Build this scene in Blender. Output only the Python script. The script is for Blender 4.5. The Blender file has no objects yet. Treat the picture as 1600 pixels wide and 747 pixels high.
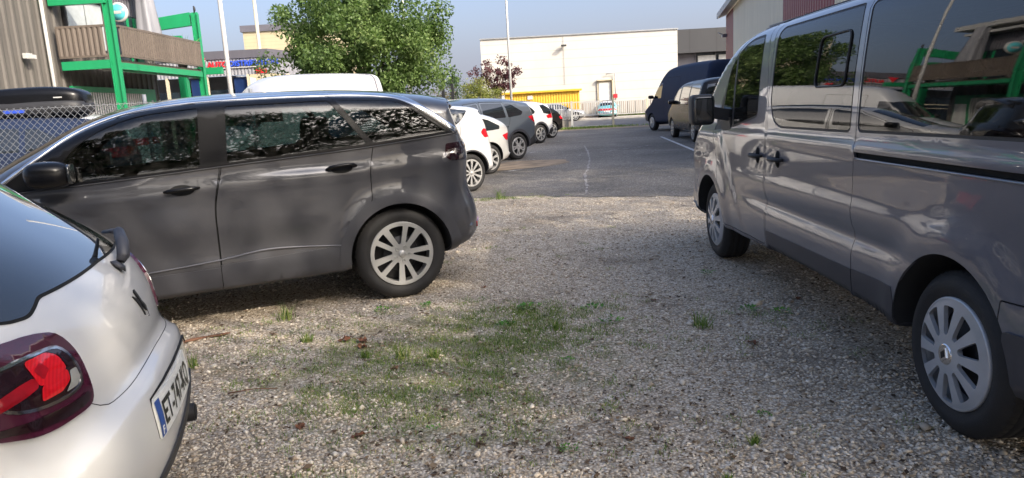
import bpy, bmesh, math, random
import numpy as np
from mathutils import Vector, Matrix, geometry as mgeo
R_ = math.radians
rng = np.random.default_rng(7); random.seed(7)
scene = bpy.context.scene
C = scene.collection

# ---------------------------------------------------------------- camera
F_PX, PITCH, ROLL, EYE = 1125.98, .1831, -.0555, 1.423
cp, sp, cr, sr = math.cos(PITCH), math.sin(PITCH), math.cos(ROLL), math.sin(ROLL)
fwd = Vector((0, cp, -sp)); up0 = Vector((0, sp, cp)); rt0 = Vector((1, 0, 0))
rgt = rt0 * cr + up0 * sr; upv = -rt0 * sr + up0 * cr
cam_d = bpy.data.cameras.new('camera'); cam = bpy.data.objects.new('camera', cam_d); C.objects.link(cam)
m = Matrix((rgt, upv, -fwd)).transposed().to_4x4(); m.translation = Vector((0, 0, EYE)); cam.matrix_world = m
cam_d.sensor_width = 36; cam_d.lens = F_PX / 1600 * 36; cam_d.clip_start = .05; cam_d.clip_end = 4000
scene.camera = cam

# ---------------------------------------------------------------- light
SUN_AZ, SUN_EL = 132, 33          # degrees clockwise from +Y, degrees up
world = bpy.data.worlds.new('World'); scene.world = world; world.use_nodes = True
wn = world.node_tree.nodes; bg = wn['Background']
sky = wn.new('ShaderNodeTexSky'); sky.sky_type = 'NISHITA'; sky.sun_disc = False
sky.sun_elevation = R_(SUN_EL); sky.sun_rotation = R_(SUN_AZ); sky.air_density = 1.0; sky.dust_density = 9.0; sky.ozone_density = 4.0; sky.altitude = 0
tc_ = wn.new('ShaderNodeTexCoord'); sz_ = wn.new('ShaderNodeSeparateXYZ'); hz = wn.new('ShaderNodeValToRGB'); ad_ = wn.new('ShaderNodeMix'); ad_.data_type = 'RGBA'; ad_.blend_type = 'ADD'; ad_.inputs[0].default_value = 1
e = hz.color_ramp.elements; e[0].position = 0; e[0].color = (1.48, 1.54, 1.78, 1); e[1].position = .17; e[1].color = (.50, .56, .92, 1); k_ = e.new(.55); k_.color = (.12, .14, .22, 1)   # summer haze: pale towards the horizon
L_ = world.node_tree.links; L_.new(tc_.outputs['Generated'], sz_.inputs[0]); L_.new(sz_.outputs[2], hz.inputs[0]); L_.new(sky.outputs[0], ad_.inputs[6]); L_.new(hz.outputs[0], ad_.inputs[7]); L_.new(ad_.outputs[2], bg.inputs[0]); bg.inputs[1].default_value = .15
sun_d = bpy.data.lights.new('sun', 'SUN'); sun_d.energy = 2.0; sun_d.angle = R_(.55); sun_d.color = (1, .89, .73)
sun = bpy.data.objects.new('sun', sun_d); C.objects.link(sun)
sdir = Vector((math.sin(R_(SUN_AZ)) * math.cos(R_(SUN_EL)), math.cos(R_(SUN_AZ)) * math.cos(R_(SUN_EL)), math.sin(R_(SUN_EL))))
sun.rotation_euler = sdir.to_track_quat('Z', 'Y').to_euler(); sun.location = sdir * 60
scene.view_settings.view_transform = 'Standard'; scene.view_settings.look = 'None'
scene.view_settings.gamma = 1; scene.view_settings.exposure = 1.12; scene.view_settings.use_curve_mapping = False
scene.render.engine = 'CYCLES'
try:
    scene.cycles.max_bounces = 6; scene.cycles.transparent_max_bounces = 12
except Exception: pass

# ---------------------------------------------------------------- tags
def tag(o, label=None, cat=None, group=None, kind=None):
    if label: o['label'] = label
    if cat: o['category'] = cat
    if group: o['group'] = group
    if kind: o['kind'] = kind
    return o
def empty(name, loc=(0, 0, 0), rz=0, parent=None):
    o = bpy.data.objects.new(name, None); C.objects.link(o); o.location = loc; o.rotation_euler = (0, 0, rz); o.empty_display_size = .2
    if parent: o.parent = parent
    return o
def copy_tree(o, parent=None):
    c = o.copy(); C.objects.link(c)
    if parent: c.parent = parent; c.matrix_parent_inverse = o.matrix_parent_inverse.copy()
    for ch in list(o.children): copy_tree(ch, c)
    return c

# ---------------------------------------------------------------- materials
M = {}
def nmat(name):
    m = bpy.data.materials.new(name); m.use_nodes = True; M[name] = m
    nt = m.node_tree; return m, nt, nt.nodes, nt.links, nt.nodes['Principled BSDF']
def noise(nt, scale, detail=4, rough=.55, coord='Object', dist=0, stretch=None):
    n, l = nt.nodes, nt.links
    tc = n.new('ShaderNodeTexCoord'); nz = n.new('ShaderNodeTexNoise'); nz.inputs['Scale'].default_value = scale
    nz.inputs['Detail'].default_value = detail; nz.inputs['Roughness'].default_value = rough; nz.inputs['Distortion'].default_value = dist
    if stretch:
        mp = n.new('ShaderNodeMapping'); mp.inputs['Scale'].default_value = stretch
        l.new(tc.outputs[coord], mp.inputs[0]); l.new(mp.outputs[0], nz.inputs[0])
    else: l.new(tc.outputs[coord], nz.inputs[0])
    return nz
def ramp(nt, src, stops, interp='LINEAR'):
    r = nt.nodes.new('ShaderNodeValToRGB'); nt.links.new(src, r.inputs[0]); e = r.color_ramp.elements; r.color_ramp.interpolation = interp
    while len(e) > 1: e.remove(e[-1])
    e[0].position = stops[0][0]; c = stops[0][1]; e[0].color = (*c, 1) if hasattr(c, '__len__') else (c, c, c, 1)
    for p, c in stops[1:]:
        k = e.new(p); k.color = (*c, 1) if hasattr(c, '__len__') else (c, c, c, 1)
    return r
def mixc(nt, fac, a, b, mode='MIX'):
    x = nt.nodes.new('ShaderNodeMix'); x.data_type = 'RGBA'; x.blend_type = mode
    for s, v in ((0, fac), (6, a), (7, b)):
        if hasattr(v, 'is_linked') or hasattr(v, 'links'): nt.links.new(v, x.inputs[s])
        else: x.inputs[s].default_value = v if s == 0 else (*v, 1)
    return x.outputs[2]
def bump(nt, src, bsdf, strength=.3, dist=.01):
    b = nt.nodes.new('ShaderNodeBump'); b.inputs['Strength'].default_value = strength; b.inputs['Distance'].default_value = dist
    nt.links.new(src, b.inputs['Height']); nt.links.new(b.outputs[0], bsdf.inputs['Normal']); return b
def simple(name, col, rough=.5, metal=0, coat=0, vary=.12, vscale=3, spec=.5, bmp=0, bscale=60):
    m, nt, n, l, b = nmat(name)
    b.inputs['Roughness'].default_value = rough; b.inputs['Metallic'].default_value = metal; b.inputs['Coat Weight'].default_value = coat
    b.inputs['Coat Roughness'].default_value = .03; b.inputs['Specular IOR Level'].default_value = spec
    nz = noise(nt, vscale, 5)
    r = ramp(nt, nz.outputs[0], [(.3, tuple(c * (1 - vary) for c in col)), (.7, tuple(min(1, c * (1 + vary)) for c in col))])
    l.new(r.outputs[0], b.inputs['Base Color'])
    if bmp: bump(nt, noise(nt, bscale, 3).outputs[0], b, bmp, .004)
    return m
def car_paint(name, col, metal=.5, rough=.32, dust=.25, dustcol=(.30, .26, .21), coat=1.0, flow=.03, ior=1.5):
    """metallic paint under clear coat, inside of the shell dark, a film of road dust in the low and flat places"""
    m, nt, n, l, b = nmat(name)
    nz = noise(nt, 2.2, 6, .6); nf = noise(nt, 40, 4, .6)
    f = n.new('ShaderNodeMath'); f.operation = 'MULTIPLY'; l.new(nz.outputs[0], f.inputs[0]); l.new(nf.outputs[0], f.inputs[1])
    geo = n.new('ShaderNodeTexCoord'); sx = n.new('ShaderNodeSeparateXYZ'); l.new(geo.outputs['Object'], sx.inputs[0])
    low = ramp(nt, sx.outputs[2], [(.2, 1.0), (.75, .35), (1.0, .25)])
    f2 = n.new('ShaderNodeMath'); f2.operation = 'MULTIPLY'; l.new(f.outputs[0], f2.inputs[0]); l.new(low.outputs[0], f2.inputs[1])
    f3 = n.new('ShaderNodeMath'); f3.operation = 'MULTIPLY'; l.new(f2.outputs[0], f3.inputs[0]); f3.inputs[1].default_value = dust * 3.2; f3.use_clamp = True
    c = mixc(nt, f3.outputs[0], col, dustcol)
    gi = n.new('ShaderNodeNewGeometry'); c2 = mixc(nt, gi.outputs['Backfacing'], c, (.015, .015, .016)); l.new(c2, b.inputs['Base Color'])
    inv = n.new('ShaderNodeMath'); inv.operation = 'MULTIPLY_ADD'; l.new(f3.outputs[0], inv.inputs[0]); inv.inputs[1].default_value = -coat; inv.inputs[2].default_value = coat; inv.use_clamp = True
    cb = n.new('ShaderNodeMath'); cb.operation = 'MULTIPLY_ADD'; l.new(gi.outputs['Backfacing'], cb.inputs[0]); cb.inputs[1].default_value = -1; cb.inputs[2].default_value = 1
    cm = n.new('ShaderNodeMath'); cm.operation = 'MULTIPLY'; l.new(inv.outputs[0], cm.inputs[0]); l.new(cb.outputs[0], cm.inputs[1]); l.new(cm.outputs[0], b.inputs['Coat Weight'])
    mm = n.new('ShaderNodeMath'); mm.operation = 'MULTIPLY'; mm.inputs[1].default_value = metal; l.new(cb.outputs[0], mm.inputs[0]); l.new(mm.outputs[0], b.inputs['Metallic'])
    rr = n.new('ShaderNodeMath'); rr.operation = 'MULTIPLY_ADD'; l.new(f3.outputs[0], rr.inputs[0]); rr.inputs[1].default_value = .35; rr.inputs[2].default_value = rough; l.new(rr.outputs[0], b.inputs['Roughness'])
    b.inputs['Coat Roughness'].default_value = .015; b.inputs['Coat IOR'].default_value = 1.6; b.inputs['IOR'].default_value = ior
    if flow:
        bm_ = n.new('ShaderNodeBump'); bm_.inputs['Strength'].default_value = flow; bm_.inputs['Distance'].default_value = .02
        l.new(noise(nt, 7, 2, .4).outputs[0], bm_.inputs['Height']); l.new(bm_.outputs[0], b.inputs['Coat Normal']); l.new(bm_.outputs[0], b.inputs['Normal'])
    return m
def glass(name, tint=(.35, .42, .42), clear=.45, dirt=.02):
    """car glass: mirror reflection by angle over a tinted see-through pane"""
    m, nt, n, l, b = nmat(name); n.remove(b); out = n['Material Output']
    tr = n.new('ShaderNodeBsdfTransparent'); tr.inputs[0].default_value = (*[t * clear for t in tint], 1)
    gl = n.new('ShaderNodeBsdfGlossy'); gl.inputs['Roughness'].default_value = .015
    fr = n.new('ShaderNodeFresnel'); fr.inputs[0].default_value = 1.72
    nz = noise(nt, 3, 2, .5); bm_ = n.new('ShaderNodeBump'); bm_.inputs['Strength'].default_value = .02; bm_.inputs['Distance'].default_value = .02
    l.new(nz.outputs[0], bm_.inputs['Height']); l.new(bm_.outputs[0], gl.inputs['Normal'])
    mx = n.new('ShaderNodeMixShader'); l.new(fr.outputs[0], mx.inputs[0]); l.new(tr.outputs[0], mx.inputs[1]); l.new(gl.outputs[0], mx.inputs[2])
    df = n.new('ShaderNodeBsdfDiffuse'); df.inputs[0].default_value = (.4, .38, .34, 1)
    m2 = n.new('ShaderNodeMixShader'); dr = ramp(nt, noise(nt, 25, 5, .6).outputs[0], [(.4, 0.0), (.8, dirt * 3)]); l.new(dr.outputs[0], m2.inputs[0])
    l.new(mx.outputs[0], m2.inputs[1]); l.new(df.outputs[0], m2.inputs[2]); l.new(m2.outputs[0], out.inputs[0])
    return m
def emissive_lens(name, col, rough=.08):
    m, nt, n, l, b = nmat(name); b.inputs['Roughness'].default_value = rough; b.inputs['Coat Weight'].default_value = 1
    nz = n.new('ShaderNodeTexWave'); nz.inputs['Scale'].default_value = 60; tc = n.new('ShaderNodeTexCoord'); l.new(tc.outputs['Object'], nz.inputs[0])
    r = ramp(nt, nz.outputs[0], [(.2, tuple(c * .82 for c in col)), (.8, col)]); l.new(r.outputs[0], b.inputs['Base Color']); return m
car_paint('paint_grey', (.054, .055, .063), .3, .36, .16, (.12, .10, .085), flow=.006)
car_paint('paint_van', (.132, .138, .168), .35, .36, .10, (.24, .20, .18), flow=.008)
car_paint('paint_white', (.57, .565, .55), 0, .35, .10, (.5, .45, .36))
car_paint('paint_white_far', (.60, .60, .60), 0, .35, .10, (.5, .45, .36), flow=0)
car_paint('paint_silver_white', (.62, .61, .58), .2, .3, .1, flow=0)
car_paint('paint_slate', (.10, .12, .145), .4, .3, .2, flow=0)
car_paint('paint_black', (.010, .009, .010), .0, .25, .10, coat=.12, flow=0, ior=1.3)
car_paint('paint_navy', (.014, .026, .062), .0, .5, .1, coat=0, flow=0, ior=1.2)
car_paint('paint_silver', (.42, .42, .43), .6, .3, .1, flow=0)
car_paint('paint_turquoise', (.17, .52, .56), 0, .3, .1, flow=0)
simple('plastic', (.022, .022, .024), .55, vary=.2, bmp=.15, bscale=400)
simple('clad_grey', (.048, .048, .055), .42, vary=.2, bmp=.1, bscale=300)
simple('clad_van', (.040, .040, .048), .45, vary=.2, bmp=.1, bscale=300)
simple('gloss_black', (.005, .005, .006), .25, coat=0, spec=.28)
simple('edge_highlight', (.16, .16, .175), .3, .6)
simple('poster_blue', (.012, .03, .10), .3)
simple('plastic_grey', (.045, .047, .058), .5, vary=.1)
simple('seam', (.003, .003, .003), .9)
simple('rubber', (.018, .017, .017), .75, vary=.3, bmp=.4, bscale=160)
simple('chrome', (.75, .75, .76), .12, 1, vary=.03)
simple('alloy', (.54, .53, .51), .34, .55, .4, vary=.08)
simple('hubcap', (.46, .47, .49), .36, .3, .2, vary=.1, vscale=8)
simple('dark_metal', (.03, .03, .032), .5, .6)
simple('interior', (.02, .02, .022), .8)
simple('seat_fabric', (.035, .035, .04), .9, vary=.3, vscale=30)
simple('lamp_red', (.45, .012, .02), .1, 0, 1, vary=.2)
simple('lens_deep', (.28, .006, .012), .08, 0, 1, vary=.35, vscale=14)
simple('lamp_burgundy', (.058, .010, .026), .08, 0, 1, vary=.1)
simple('lamp_clear', (.55, .55, .52), .1, .5, 1, vary=.1, vscale=30)
simple('lamp_smoke', (.016, .006, .008), .1, 0, 1, vary=.3, vscale=20)
simple('lamp_amber', (.6, .2, .03), .15, 0, 1)
emissive_lens('lens_red', (.60, .010, .018))
simple('plate_white', (.72, .72, .68), .35)
simple('plate_blue', (.02, .07, .28), .35)
simple('ink', (.015, .015, .015), .4)
glass('glass_dark', (.46, .64, .64), .30, .012)
glass('glass_mid', (.70, .82, .80), .85)
simple('glass_opaque', (.012, .015, .017), .03, 0, 1, spec=.8)
# ---------------------------------------------------------------- vehicle surface engine (numpy)
def crom(pts, ds, closed=True):
    """resample control points (x, z, R, corner) as a Catmull-Rom curve, straight into flagged corners"""
    P = [np.array([p[0], p[1], p[2]], float) for p in pts]; cn = [len(p) > 3 and p[3] for p in pts]
    n = len(P); out = []
    rng = range(n) if closed else range(n - 1)
    for i in rng:
        p1, p2 = P[i], P[(i + 1) % n]
        p0 = P[i - 1] if (closed or i > 0) and not cn[i] else p1 * 2 - p2
        j = (i + 1) % n
        p3 = P[(i + 2) % n] if (closed or i + 2 < n) and not cn[j] else p2 * 2 - p1
        L = np.hypot(*(p2 - p1)[:2]); m = max(1, int(round(L / ds)))
        d01 = max(np.hypot(*(p1 - p0)[:2]), 1e-6) ** .5; d12 = max(L, 1e-6) ** .5; d23 = max(np.hypot(*(p3 - p2)[:2]), 1e-6) ** .5
        t1 = (p1 - p0) / d01 - (p2 - p0) / (d01 + d12) + (p2 - p1) / d12
        t2 = (p2 - p1) / d12 - (p3 - p1) / (d12 + d23) + (p3 - p2) / d23
        t1 *= d12; t2 *= d12
        for k in range(m):
            t = k / m
            out.append(p1 * (2*t**3 - 3*t*t + 1) + t1 * (t**3 - 2*t*t + t) + p2 * (3*t*t - 2*t**3) + t2 * (t**3 - t*t))
    if not closed: out.append(P[-1])
    return np.array(out)

def inpoly(P, poly):
    P = np.atleast_2d(P); poly = np.asarray(poly)
    x, y = P[:, 0][:, None], P[:, 1][:, None]
    x1, y1 = poly[:, 0], poly[:, 1]; x2, y2 = np.roll(x1, -1), np.roll(y1, -1)
    c = ((y1 > y) != (y2 > y)) & (x < (x2 - x1) * (y - y1) / (y2 - y1 + 1e-15) + x1)
    return (c.sum(1) % 2) == 1

def segdist(P, poly, closed=True):
    P = np.atleast_2d(P); A = np.asarray(poly)[:, :2]
    B = np.roll(A, -1, 0)
    if not closed: A, B = A[:-1], B[:-1]
    D = B - A; L2 = (D ** 2).sum(1) + 1e-15
    best = np.full(len(P), 1e9); bi = np.zeros(len(P), int); bt = np.zeros(len(P))
    for s in range(0, len(P), 4000):
        Q = P[s:s + 4000]
        t = ((Q[:, None, 0] - A[:, 0]) * D[:, 0] + (Q[:, None, 1] - A[:, 1]) * D[:, 1]) / L2
        t = np.clip(t, 0, 1)
        dx = Q[:, None, 0] - A[:, 0] - t * D[:, 0]; dy = Q[:, None, 1] - A[:, 1] - t * D[:, 1]
        d = dx * dx + dy * dy; i = d.argmin(1); r = np.arange(len(Q))
        best[s:s + 4000] = np.sqrt(d[r, i]); bi[s:s + 4000] = i; bt[s:s + 4000] = t[r, i]
    return best, bi, bt

class Shell:
    """a vehicle body as a smooth surface y = h(x, z): x runs from nose (0) to tail, z up"""
    def __init__(s, sil, hw, belt, p=2.3, tum=.38, low=.5, sill=.05, feat=None, ds=.03):
        s.sil = crom(sil, ds); s.hw = hw; s.p = p; s.tum = tum; s.low = low; s.sill = sill; s.feat = feat
        s.bx = np.array([b[0] for b in belt]); s.bz = np.array([b[1] for b in belt])
        s.xm = (s.sil[:, 0].min() + s.sil[:, 0].max()) / 2
    def dR(s, P):
        d, i, t = segdist(P, s.sil)
        R = s.sil[i, 2] * (1 - t) + s.sil[(i + 1) % len(s.sil), 2] * t
        return np.where(inpoly(P, s.sil[:, :2]), d, -d), R
    def W(s, x, z):
        zb = np.interp(x, s.bx, s.bz)
        up = np.maximum(0, z - zb); soft = np.sqrt(up * up + .0016) - .04
        w = s.hw - s.tum * soft - .10 * soft ** 2
        dn = np.maximum(0, s.low + .12 - z)
        w = w - s.sill * (dn / .35) ** 2
        if s.feat is not None: w = w + s.feat(x, z)
        return w
    def h(s, P):
        P = np.atleast_2d(P); d, R = s.dR(P)
        u = 1 - np.clip(d / R, 0, 1)
        return s.W(P[:, 0], P[:, 1]) * np.maximum(0, 1 - u ** s.p) ** (1 / s.p)
    def G(s, P):
        P = np.atleast_2d(P); q = P[:, [0, 2]]; d, R = s.dR(q)
        u = np.maximum(0, 1 - d / R)
        return (np.abs(P[:, 1]) / s.W(q[:, 0], q[:, 1])) ** s.p + u ** s.p - 1
    def N(s, P):
        P = np.atleast_2d(P); e = .004; g = np.zeros_like(P)
        for k in range(3):
            v = np.zeros(3); v[k] = e; g[:, k] = s.G(P + v) - s.G(P - v)
        n = np.linalg.norm(g, axis=1, keepdims=True); return g / np.maximum(n, 1e-12)
    def march(s, O, D, t0, t1, it=26):
        """last inside -> outside crossing between t0 (outside, near viewer) and t1 (inside)"""
        a = np.full(len(O), float(t0)); b = np.full(len(O), float(t1))
        for _ in range(it):
            m = (a + b) / 2; g = s.G(O + D * m[:, None]); out = g > 0
            a = np.where(out, m, a); b = np.where(out, b, m)
        return O + D * b[:, None]
# ---------------------------------------------------------------- mesh helpers
def mesh_obj(name, verts, faces, mat, parent=None, smooth=True, normals=None, fmat=None):
    me = bpy.data.meshes.new(name); me.from_pydata([tuple(map(float, v)) for v in verts], [], [tuple(map(int, f)) for f in faces])
    for k in (mat if isinstance(mat, (list, tuple)) else [mat]): me.materials.append(M[k] if isinstance(k, str) else k)
    if fmat is not None: me.polygons.foreach_set('material_index', np.asarray(fmat, dtype=np.int32))
    me.polygons.foreach_set('use_smooth', np.full(len(me.polygons), bool(smooth)))
    me.update()
    if normals is not None: me.normals_split_custom_set_from_vertices([tuple(map(float, n)) for n in normals])
    o = bpy.data.objects.new(name, me); C.objects.link(o)
    if parent: o.parent = parent
    return o
class MB:
    def __init__(s): s.v, s.f, s.m, s.sm = [], [], [], []
    def add(s, vs, fs, mi=0, smooth=False):
        o = len(s.v); s.v += [tuple(v) for v in vs]; s.f += [tuple(o + i for i in f) for f in fs]; s.m += [mi] * len(fs); s.sm += [smooth] * len(fs); return s
    def box(s, c, d, rz=0, mi=0, rx=0):
        cz, sz = math.cos(rz), math.sin(rz); cx, sx_ = math.cos(rx), math.sin(rx); vs = []
        for z in (-.5, .5):
            for x, y in ((-.5, -.5), (.5, -.5), (.5, .5), (-.5, .5)):
                a, b, e = x * d[0], y * d[1], z * d[2]; b, e = b * cx - e * sx_, b * sx_ + e * cx
                vs.append((c[0] + a * cz - b * sz, c[1] + a * sz + b * cz, c[2] + e))
        return s.add(vs, [(3, 2, 1, 0), (4, 5, 6, 7), (0, 1, 5, 4), (1, 2, 6, 5), (2, 3, 7, 6), (3, 0, 4, 7)], mi)
    def bar(s, a, b, w, h=None, mi=0, upd=(0, 0, 1)):
        h = h or w; a, b = Vector(a), Vector(b); d = (b - a).normalized(); u = Vector(upd)
        if abs(d.dot(u)) > .97: u = Vector((1, 0, 0))
        x = d.cross(u).normalized(); y = x.cross(d); vs = []
        for p in (a, b):
            for i, j in ((-1, -1), (1, -1), (1, 1), (-1, 1)): vs.append(p + x * (i * w / 2) + y * (j * h / 2))
        return s.add(vs, [(0, 1, 2, 3), (7, 6, 5, 4), (0, 4, 5, 1), (1, 5, 6, 2), (2, 6, 7, 3), (3, 7, 4, 0)], mi)
    def tube(s, path, r, n=8, mi=0, cap=True, flat=1):
        path = [Vector(p) for p in path]; rs = r if isinstance(r, (list, tuple)) else [r] * len(path); vs = []; u = None
        for i, p in enumerate(path):
            d = (path[min(i + 1, len(path) - 1)] - path[max(i - 1, 0)]).normalized()
            if u is None: u = d.orthogonal().normalized() if abs(d.z) > .9 else d.cross(Vector((0, 0, 1))).normalized()
            u = (u - d * u.dot(d)).normalized(); w = d.cross(u)
            for k in range(n):
                a = 2 * math.pi * k / n; vs.append(p + u * (rs[i] * math.cos(a)) + w * (rs[i] * math.sin(a) * flat))
        fs = []
        for i in range(len(path) - 1):
            for k in range(n): a = i * n + k; b = i * n + (k + 1) % n; fs.append((a, b, b + n, a + n))
        s.add(vs, fs, mi, True)
        if cap: o = len(s.v) - len(vs); s.f += [tuple(o + k for k in range(n - 1, -1, -1)), tuple(o + len(vs) - n + k for k in range(n))]; s.m += [mi] * 2; s.sm += [False] * 2
        return s
    def lathe(s, prof, n=48, axis='y', c=(0, 0, 0), mi=0, smooth=True):
        vs, fs = [], []
        for r, h in prof:
            for k in range(n):
                a = 2 * math.pi * k / n; x, z = r * math.cos(a), r * math.sin(a)
                vs.append((c[0] + x, c[1] + h, c[2] + z) if axis == 'y' else (c[0] + x, c[1] + z, c[2] + h))
        for i in range(len(prof) - 1):
            for k in range(n): a = i * n + k; b = i * n + (k + 1) % n; fs.append((a, b, b + n, a + n) if axis == 'z' else (a, a + n, b + n, b))
        return s.add(vs, fs, mi, smooth)
    def sup(s, c, r, e=(1, 1), n=24, m=14, mi=0, rz=0, ry=0, zfun=None):
        """superellipsoid"""
        vs, fs = [], []; f = lambda w, k: math.copysign(abs(w) ** k, w)
        for i in range(m + 1):
            p = -math.pi / 2 + math.pi * i / m
            for k in range(n):
                t = 2 * math.pi * k / n
                x = r[0] * f(math.cos(p), e[0]) * f(math.cos(t), e[1]); y = r[1] * f(math.cos(p), e[0]) * f(math.sin(t), e[1]); z = r[2] * f(math.sin(p), e[0])
                if zfun: x, y, z = zfun(x, y, z)
                x, z = x * math.cos(ry) + z * math.sin(ry), -x * math.sin(ry) + z * math.cos(ry)
                x, y = x * math.cos(rz) - y * math.sin(rz), x * math.sin(rz) + y * math.cos(rz)
                vs.append((c[0] + x, c[1] + y, c[2] + z))
        for i in range(m):
            for k in range(n): a = i * n + k; b = i * n + (k + 1) % n; fs.append((a, b, b + n, a + n))
        return s.add(vs, fs, mi, True)
    def prism(s, poly, a, b, axis='y', mi=0):
        """2-D polygon (u, z) pushed along an axis from a to b"""
        n = len(poly); g = (lambda u, z, t: (u, t, z)) if axis == 'y' else (lambda u, z, t: (t, u, z)) if axis == 'x' else (lambda u, z, t: (u, z, t))
        vs = [g(u, z, a) for u, z in poly] + [g(u, z, b) for u, z in poly]
        return s.add(vs, [tuple(range(n)), tuple(range(2 * n - 1, n - 1, -1))] + [(i, i + n, (i + 1) % n + n, (i + 1) % n) for i in range(n)], mi)
    def build(s, name, mat, parent=None, bevel=0, fix=True):
        me = bpy.data.meshes.new(name); me.from_pydata([tuple(v) for v in s.v], [], s.f)
        for k in (mat if isinstance(mat, (list, tuple)) else [mat]): me.materials.append(M[k] if isinstance(k, str) else k)
        me.polygons.foreach_set('material_index', np.array(s.m, dtype=np.int32)); me.polygons.foreach_set('use_smooth', np.array(s.sm, dtype=bool))
        if fix or bevel:
            bm = bmesh.new(); bm.from_mesh(me)
            if len(s.f) < 60000: bmesh.ops.recalc_face_normals(bm, faces=bm.faces)
            if bevel: bmesh.ops.bevel(bm, geom=[e for e in bm.edges if e.calc_face_angle(0) > .6], offset=bevel, segments=2, affect='EDGES', profile=.6)
            bm.to_mesh(me); bm.free()
        me.update(); o = bpy.data.objects.new(name, me); C.objects.link(o)
        if parent: o.parent = parent
        return o
def roundp(pts, r=.03, n=5):
    """polygon with rounded corners; a point may carry its own radius as third value"""
    out = []; N = len(pts)
    for i in range(N):
        p = np.array(pts[i][:2], float); a = np.array(pts[i - 1][:2], float); b = np.array(pts[(i + 1) % N][:2], float); rr = pts[i][2] if len(pts[i]) > 2 else r
        la, lb = np.linalg.norm(a - p), np.linalg.norm(b - p); q = min(rr, la * .45, lb * .45)
        if q < 1e-4: out.append(p); continue
        A = p + (a - p) / la * q; B = p + (b - p) / lb * q
        for k in range(n + 1): t = k / n; out.append(A * (1 - t) ** 2 + p * 2 * t * (1 - t) + B * t * t)
    return np.array(out)
def dens(poly, ds, closed=True):
    out = []; n = len(poly)
    for i in range(n if closed else n - 1):
        a, b = np.array(poly[i], float), np.array(poly[(i + 1) % n], float); m = max(1, int(np.ceil(np.linalg.norm(b - a) / ds)))
        for k in range(m): out.append(a + (b - a) * k / m)
    if not closed: out.append(np.array(poly[-1], float))
    return np.array(out)
def offp(poly, d):
    P = np.asarray(poly); a = np.roll(P, 1, 0); b = np.roll(P, -1, 0); t = b - a; t /= np.maximum(np.linalg.norm(t, axis=1, keepdims=True), 1e-9)
    nrm = np.stack([t[:, 1], -t[:, 0]], 1); A = np.sum(P[:, 0] * b[:, 1] - b[:, 0] * P[:, 1])
    return P + nrm * (d if A > 0 else -d)
def cdt(loops, extra, eps=2e-5):
    V, E = [], []
    for L in loops:
        o = len(V); V += [Vector((float(p[0]), float(p[1]))) for p in L]; n = len(L); E += [(o + i, o + (i + 1) % n) for i in range(n)]
    V += [Vector((float(p[0]), float(p[1]))) for p in extra]
    r = mgeo.delaunay_2d_cdt(V, E, [], 0, eps)
    return np.array([(v[0], v[1]) for v in r[0]]), np.array([tuple(f) for f in r[2] if len(f) == 3])

def skirt(V, Nn, F, depth, dirs=None):
    """walls going inward from the free edges of a panel"""
    cnt = {}
    for f in F:
        for a, b in ((f[0], f[1]), (f[1], f[2]), (f[2], f[0])): cnt[(a, b)] = cnt.get((a, b), 0) + 1
    fe = [(a, b) for (a, b) in cnt if (b, a) not in cnt]
    V = list(V); Nn = list(Nn); F = [tuple(f) for f in F]; mp = {}
    def g(i):
        if i not in mp:
            mp[i] = len(V); V.append(V[i]); Nn.append((0, 0, 0)); V.append(np.array(V[i]) - np.array(Nn[i]) * depth); Nn.append((0, 0, 0))
        return mp[i]
    for a, b in fe: x, y = g(a), g(b); F.append((x, x + 1, y + 1, y))
    return V, Nn, F

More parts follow.
